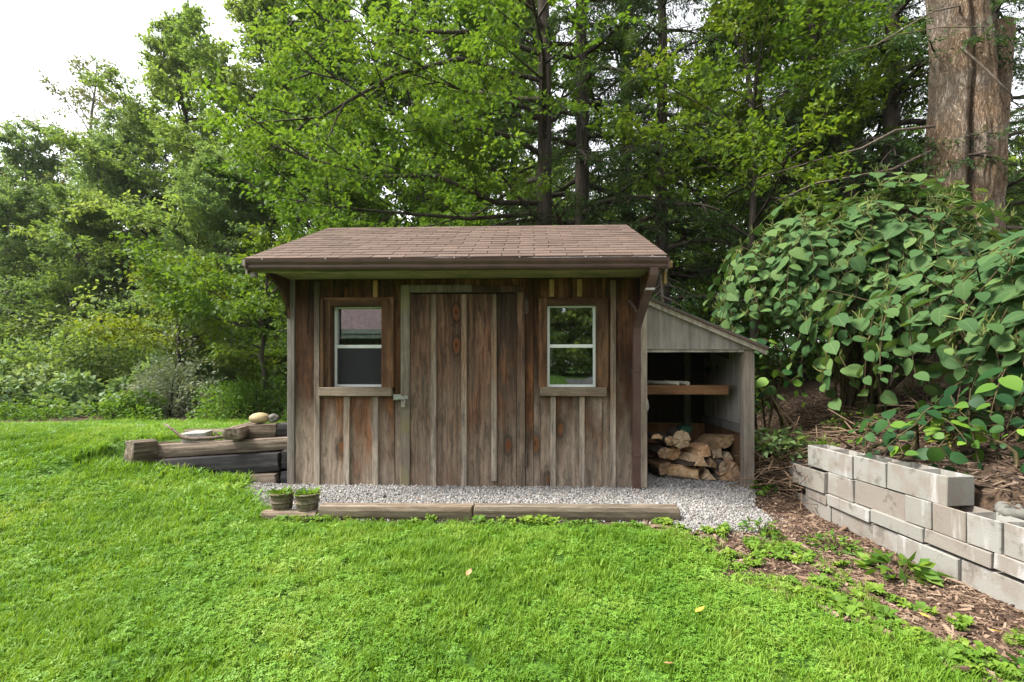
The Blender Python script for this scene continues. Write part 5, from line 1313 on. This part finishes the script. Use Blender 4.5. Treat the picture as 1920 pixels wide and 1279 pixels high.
p1 = make_tree('woodland_tree', 'tall dense tree whose top reaches the sky left of the shed', G3(345, 20), ('trunk_dark', 'leaf_left'), 2, GL, h=16.6, base=2.2, spread=4.9, nprim=40, nsec=8, ntw=6, nlf=38, leaf=.135, r0=.22, style='maple', jit=.06)
p2 = make_tree('woodland_tree', 'thin airy tree standing against the white sky at the left', G3(185, 24), ('trunk_grey', 'leaf_olive'), 3, GL, h=17.2, base=6.5, spread=4.2, nprim=22, nsec=6, ntw=5, nlf=12, leaf=.15, r0=.17, style='maple', jit=.1)
p3 = make_tree('woodland_tree', 'broad pale tree at the far left below the sky', G3(50, 22), ('trunk_grey', 'leaf_cool'), 4, GL, h=12.6, base=1.8, spread=5.0, nprim=36, nsec=8, ntw=6, nlf=28, leaf=.14, r0=.2, style='maple', jit=.1)
p4 = make_tree('understory_tree', 'small yellowing tree with flat branches behind the silvery shrub', G3(335, 11.9), ('trunk_dark', 'leaf_yellow'), 5, h=3.9, base=1.3, spread=2.6, nprim=11, nsec=8, ntw=6, nlf=20, leaf=.10, r0=.06, style='maple', jit=.12, top=.8)
p5 = make_tree('hemlock_tree', 'dark hemlock right of the maple trunk behind the shed', G3(1092, 11.2), ('trunk_dark', 'leaf_hemlock'), 6, h=16, base=2.2, spread=3.2, nprim=52, nsec=9, ntw=6, nlf=18, leaf=.09, r0=.22, style='hemlock', jit=.03, wr=.28)
p6 = make_tree('young_maple', 'bright-leaved maple overhanging the right of the shed', G3(1415, 9.3), ('trunk_dark', 'leaf_bright'), 7, h=8.4, base=2.8, spread=3.2, nprim=18, nsec=8, ntw=6, nlf=24, leaf=.10, r0=.09, style='maple', jit=.1)

def sc3(a, b): return (a, a, b)
copy_tree(p1, 'tall tree with twin pale stems left of the shed roof', G3(480, 17.5), 1.9, .98, 'leaf_left')
copy_tree(p1, 'leafy tree rising directly behind the left end of the roof', G3(610, 16), 3.3, .95, 'leaf_maple')
copy_tree(p1, 'leafy tree filling the view over the middle of the roof', G3(800, 17), 4.4, 1.05, 'leaf_maple')
copy_tree(p1, 'light green tree seen between the maple limbs', G3(950, 20), .6, 1.1, 'leaf_bright')
copy_tree(p3, 'cool green tree behind the thin airy tree', G3(230, 19.5), 2.5, .85, 'leaf_cool')
copy_tree(p3, 'low spreading tree at the left edge of the photo', G3(-60, 19), 1.2, .75, 'leaf_left')
copy_tree(p3, 'lower leafy tree between the silvery shrub and the shed', G3(440, 14.5), .4, .62, 'leaf_cool')
copy_tree(p3, 'broad low tree behind the pale thickets', G3(120, 16.5), 4.2, .6, 'leaf_left')
copy_tree(p1, 'leafy tree between the tall tree and the airy one', G3(270, 22), 5.0, .82, 'leaf_cool')
copy_tree(p3, 'round leafy tree low behind the left thickets', G3(20, 17), 3.0, .62, 'leaf_cool')
copy_tree(p1, 'dense tree just behind the left roof corner', G3(540, 20), .9, .95, 'leaf_left')
copy_tree(p3, 'leafy tree low behind the left of the roof', G3(650, 13), 2.2, .55, 'leaf_maple')
copy_tree(p3, 'leafy tree low behind the middle of the roof', G3(860, 13.5), 5.1, .55, 'leaf_maple')
copy_tree(p4, 'small light branch tree at the left corner of the roof', G3(490, 10.5), 2.0, 1.1, 'leaf_bright')
copy_tree(p5, 'dark hemlock directly right of the first one', G3(1185, 12.6), 1.0, 1.0)
copy_tree(p5, 'dark hemlock with trunk showing over the right end of the roof', G3(1245, 10.2), 2.6, .8)
copy_tree(p5, 'backlit hemlock behind the bright maple', G3(1410, 14), 4.0, .95)
copy_tree(p5, 'backlit hemlock left of the big trunk', G3(1600, 13.5), 5.2, .9)
copy_tree(p5, 'hemlock behind the big trunk at the right edge', G3(1850, 13), 3.1, .9)
copy_tree(p1, 'leafy tree far behind the bright maple', G3(1330, 21), 5.3, .85, 'leaf_bright')
copy_tree(p1, 'leafy tree far behind the thin leaning trunk', G3(1560, 23), 2.2, .75, 'leaf_bright')
copy_tree(p6, 'bright-leaved young maple at the upper right before the hemlocks', G3(1500, 10.5), 2.8, 1.05, 'leaf_bright')

copy_tree(p5, 'hemlock whose sprays hang beside the big trunk', G3(1690, 8.7), 1.4, .78)
copy_tree(p5, 'hemlock behind the bright maple and the leaning trunk', G3(1520, 11.8), .3, .85)
# thin leaning dark trunk at the right
t = make_tree('thin_tree', 'thin dark leaning trunk left of the big trunk', G3(1648, 9.0), ('trunk_dark', 'leaf_hemlock'), 9, h=11, base=3.2, spread=2.6, nprim=16, nsec=6, ntw=5, nlf=8, leaf=.10, r0=.12, style='hemlock', lean=(-1.0, .3), jit=.1, wr=.3)

# the big old trunk at the right
def big_tree():
    y = 7.6; x = XU(1792, y); z0 = H(x, y) - .3
    t = empty('old_tree', (x, y, z0)); tag(t, 'huge old tree with split tan trunk at the right edge', 'tree')
    nz, na = 90, 150; V = []
    for i in range(nz):
        z = i / (nz - 1) * 9.0; flare = 1 + 1.1 * math.exp(-z / .7) + .22 * math.exp(-((z - 1.9) / 1.1) ** 2) * 0 + .18 * math.exp(-abs(z - 3.6) / .8)
        for k in range(na):
            a = 2 * math.pi * k / na
            r = .405 * flare * (1 - .03 * z)
            # deep cleft facing the viewer's right, plus buttress ribs
            ca = -1.88 + .07 * math.sin(z * 1.3); da = (a - ca + math.pi) % (2 * math.pi) - math.pi
            r *= 1 + (.018 * math.sin(a * 38 + 3 * math.sin(z * 1.7 + a)) * math.exp(-((da - .45) / .35) ** 2)) - (.46 + .10 * math.sin(z * 2.1)) * math.exp(-(da / .13) ** 2) - .10 * math.exp(-((da - .42) / .10) ** 2) * (.6 + .4 * math.sin(z * 1.7))
            r *= 1 + .08 * math.exp(-((da - .5) / .3) ** 2) + .10 * math.sin(a * 5 + z * .4) * math.exp(-z / 1.5) + .030 * math.sin(a * 3 + z * 1.3)
            V.append((r * math.cos(a) * 1.08 + .03 * z * math.sin(z * .5), r * math.sin(a), z))
    V = np.array(V)
    nn = fbm(V * np.array([5, 5, 1.6]), 3, 5); n2 = fbm(V * np.array([16, 16, 3]), 5, 3)
    rad = V.copy(); rad[:, 2] = 0; rad /= np.linalg.norm(rad, axis=1, keepdims=True) + 1e-9
    V += rad * (nn * .035 + n2 * .016)[:, None]
    idx = np.arange(nz * na).reshape(nz, na); F = np.stack([idx[:-1].ravel(), np.roll(idx, -1, 1)[:-1].ravel(), np.roll(idx, -1, 1)[1:].ravel(), idx[1:].ravel()], 1)
    link('trunk', np_mesh('trunk', V, F, True), M['trunk_big'], t)
    mb = MB()
    # a second stem on the right, side limbs and bare twigs
    mb.tube([(.9, .4, -.1), (.85, .45, 1.5), (.9, .5, 3.4), (1.1, .5, 6)], [.30, .25, .22, .2], 14, False)
    mb.build('limb', M['trunk_big'], t, True)
    tw = MB(); rg_ = np.random.default_rng(4)
    for (a, b, c, r) in (((-.4, -.1, 4.1), (-1.6, -.3, 3.7), (-3.2, -.5, 3.2), .03), ((-.4, -.1, 3.75), (-1.4, .1, 3.45), (-2.6, .2, 3.1), .035), ((-.45, 0, 2.2), (-1.5, 0, 1.95), (-2.6, .1, 1.8), .03),
                         ((-.15, -.25, 5.2), (.1, -.75, 4.2), (.45, -.55, 4.15), .022), ((-.15, -.25, 5.7), (-.9, -.7, 5.4), (-2.4, -.9, 4.7), .02), ((.15, -.25, 5.6), (-.3, -.8, 5.1), (-1.6, -.9, 4.95), .016)):
        tw.tube([a, tuple((np.array(a) + b) / 2 + rg_.normal(0, .06, 3)), b, tuple((np.array(c) + b) / 2 + rg_.normal(0, .06, 3)), c], [r * .7, r * .6, r * .5, r * .35, r * .2], 6, False)
    tw.build('dead_limb', M['dead_branch'], t, True)
    # drooping hemlock-like sprays high round the stem
    w, V, F, A = grow(np.random.default_rng(12), h=10, base=4.9, spread=3.2, nprim=22, nsec=7, ntw=5, nlf=10, leaf=.10, r0=.05, style='hemlock', jit=.02, wr=.28, skip=(-.5, -.85, .9))
    link('crown', np_mesh('crown', V, F, attrs={'var': A}), M['leaf_hemlock'], t)
big_tree()

# ------------------------------------------------------------------ far wood, one mass, and what the windows reflect behind the camera
def woods(name, lab, spots, seed, leaf, nlf, mat, wood='trunk_dark'):
    rg_ = np.random.default_rng(seed); VV, FF, AA = [], [], []; k = 0; wd = MB()
    for (x, y, h, sp) in spots:
        w, V, F, A = grow(rg_, h=h, base=h * .16, spread=sp, nprim=20, nsec=6, ntw=5, nlf=nlf, leaf=leaf, r0=.2, style='maple', jit=.05)
        o = np.array([x, y, H(x, y) - .1]); VV.append(V + o); FF.append(F + k); AA.append(A); k += len(V); w.V = [tuple(np.array(v) + o) for v in w.V]; wd.add(w.V, w.F)
    V = np.vstack(VV); F = np.vstack(FF); o = link(name, np_mesh(name, V, F, attrs={'var': np.concatenate(AA)}), M[mat]); tag(o, lab, 'woods', kind='stuff')
    o2 = wd.build(name + '_trunk', M[wood], o)
    o2.name = 'trunk'
woods('far_woods', 'distant green woods closing the view behind the trees', [(-40, 30, 12, 5.5), (-32, 32, 11, 5.5), (-24, 33, 12, 5.5), (-17, 30, 13, 5.5), (-11, 29, 14, 5.5), (-5, 28, 14, 5.5), (1, 29, 14, 5.5), (7, 30, 13, 5.5), (14, 30, 12, 5.5), (22, 30, 12, 5.5), (30, 28, 12, 5.5), (20, 19, 9, 4), (14, 16, 6, 3.5)], 31, .30, 11, 'leaf_left')
woods('woods_across_road', 'wood edge across the road, mirrored in the right window', [(-16, -28, 13, 5), (-9, -27, 13, 5), (-3, -26, 13, 5), (2, -25, 13, 5), (6, -26, 13, 5), (11, -27, 13, 5), (17, -28, 12, 5)], 32, .40, 12, 'leaf_left')
def undergrowth(name, lab, x0, x1, y0, y1, hh, n, ls, mat, seed, ypow=1.0):
    rg_ = np.random.default_rng(seed); m = n // 60
    cx = rg_.uniform(x0, x1, m); cy = rg_.uniform(y0, y1, m); cz = rg_.uniform(.05, 1, m) ** .8 * hh * (.65 + .35 * np.sin(cx * .9 + seed) * np.sin(cy * 1.3)); cr = rg_.uniform(.35, .9, m)
    k = rg_.integers(0, m, n); u = rg_.normal(size=(n, 3)); u /= np.linalg.norm(u, axis=1, keepdims=True)
    P = np.stack([cx[k], cy[k], cz[k] + Hn(cx[k], cy[k])], 1) + u * (cr[k] * rg_.uniform(.5, 1, n))[:, None] * np.array([1.2, 1.0, .5])
    P[:, 2] = np.maximum(P[:, 2], Hn(P[:, 0], P[:, 1]) + .03)
    D = u + rg_.normal(0, .6, (n, 3)); D[:, 2] -= .3; N = u * .4 + np.array([0, 0, .6]) + rg_.normal(0, .35, (n, 3))
    V, F = leaves_np(P, D, N, ls * rg_.uniform(.6, 1.3, n), .6, .12); var = np.clip(rg_.uniform(0, 1, m)[k] * .6 + rg_.uniform(0, .4, n), 0, 1)
    o = link(name, np_mesh(name, V, F, attrs={'var': np.repeat(var, 4)}), M[mat]); tag(o, lab, 'undergrowth', kind='stuff')
undergrowth('undergrowth', 'mass of shaded undergrowth under the left trees', -24, -3, 13.5, 18, 3.6, 62000, .14, 'leaf_left', 3)
undergrowth('undergrowth', 'taller wall of leaves deep in the left wood', -30, -4, 19, 25, 7.5, 60000, .2, 'leaf_cool', 8)
undergrowth('undergrowth', 'tall wall of leaves deep in the wood behind the shed', -6, 24, 18, 24, 11, 80000, .19, 'leaf_maple', 10)
undergrowth('undergrowth', 'mass of shaded undergrowth behind the shed', -4, 6, 12, 16, 3.4, 32000, .12, 'leaf_maple', 4)
undergrowth('undergrowth', 'mass of shaded undergrowth behind the knotweed', 3.6, 16, 10, 15, 2.8, 34000, .12, 'leaf_maple', 5)
undergrowth('roadside_growth', 'roadside growth across the road, mirrored in the right window', -18, 18, -24, -20, 5.5, 30000, .3, 'leaf_left', 6)
undergrowth('roadside_growth', 'taller leafy wall behind the roadside growth, mirrored in the right window', -18, 18, -31, -27, 13, 60000, .36, 'leaf_left', 9)
mb = MB(); n = 40; V = []; F = []
for i in range(n + 1):
    x = -60 + 120 * i / n
    for y in (-17.5, -12.5): V.append((x, y, H(x, y) + .03))
for i in range(n): F.append((2 * i, 2 * i + 2, 2 * i + 3, 2 * i + 1))
o = link('road', np_mesh('road', V, F), M['asphalt']); tag(o, kind='structure')
def house():
    t = empty('house', (-8, -8.5, 0)); tag(t, 'low house with white eaves and porch shadow toned into its wall, mirrored in the left window', 'house')
    mb = MB(); mb.box(-4.5, 4.5, -3, 3, -.2, 2.6); w = mb.build('wall', M['house_wall'], t)
    mb = MB(); mb.add([(-4.9, 3.6, 2.45), (4.9, 3.6, 2.45), (4.9, 0, 4.3), (-4.9, 0, 4.3), (-4.9, -3.6, 2.45), (4.9, -3.6, 2.45), (-4.9, 3.6, 2.38), (4.9, 3.6, 2.38), (4.9, -3.6, 2.38), (-4.9, -3.6, 2.38)], [(0, 1, 2, 3), (3, 2, 5, 4), (6, 7, 1, 0), (9, 4, 5, 8), (6, 9, 8, 7), (0, 3, 4, 9, 6), (1, 7, 8, 5, 2)])
    r = mb.build('roof', M['house_roof'], t)
    mb = MB(); mb.box(-4.9, 4.9, 3.605, 3.66, 2.30, 2.44); mb.build('gutter', M['white'], r); mb = MB(); mb.box(-4.88, 4.88, 3.50, 3.595, 2.16, 2.27); mb.build('fascia', M['white'], r)
    for x in (-3, 0, 3):
        mb = MB(); mb.box(x - .5, x + .5, 3.005, 3.04, .9, 1.9); f = mb.build('window', M['white'], w); mb = MB(); mb.box(x - .44, x + .44, 3.042, 3.05, .96, 1.84); mb.build('pane', M['glass'], f)
    mb = MB(); mb.box(1.2, 2.1, 3.005, 3.04, .0, 2.0); mb.build('door', M['ply_brown'], w)
house()

# bits fallen on the shed roof
def roof_bits():
    rg_ = np.random.default_rng(77); n = 170; x = rg_.uniform(-2.65, 1.2, n); t = rg_.uniform(.03, .97, n) ** 1.3
    sl = math.atan2(.833, 1.9); P = np.stack([x, 4.50 + 1.9 * t, 2.262 + .833 * t + .022], 1)
    rot = np.stack([np.full(n, sl), rg_.normal(0, .1, n), rg_.uniform(0, 6.28, n)], 1); rot[:, 2] = rg_.normal(0, .8, n)
    scatter('roof_debris', P, rot, rg_.uniform(.012, .04, n), rg_.integers(0, 5, n), bpy.data.collections['chip_sources'], 'dead leaf and twig bits lying on the shed roof', 'debris')
roof_bits()

# ------------------------------------------------------------------ thin summer haze
if HAZE:
    mb = MB(); mb.box(-440, 440, -440, 440, -1.5, 24)
    hz = mb.build('haze', None); tag(hz, 'thin pale summer haze', 'haze', kind='stuff')
    hm = bpy.data.materials.new('haze'); hm.use_nodes = True; nt_ = hm.node_tree; nt_.nodes.clear()
    ho = nt_.nodes.new('ShaderNodeOutputMaterial'); hv = nt_.nodes.new('ShaderNodeVolumePrincipled'); hv.inputs['Color'].default_value = (.95, .97, 1, 1); hv.inputs['Density'].default_value = HAZE; hv.inputs['Anisotropy'].default_value = .3
    nt_.links.new(hv.outputs[0], ho.inputs['Volume']); hz.data.materials.append(hm)
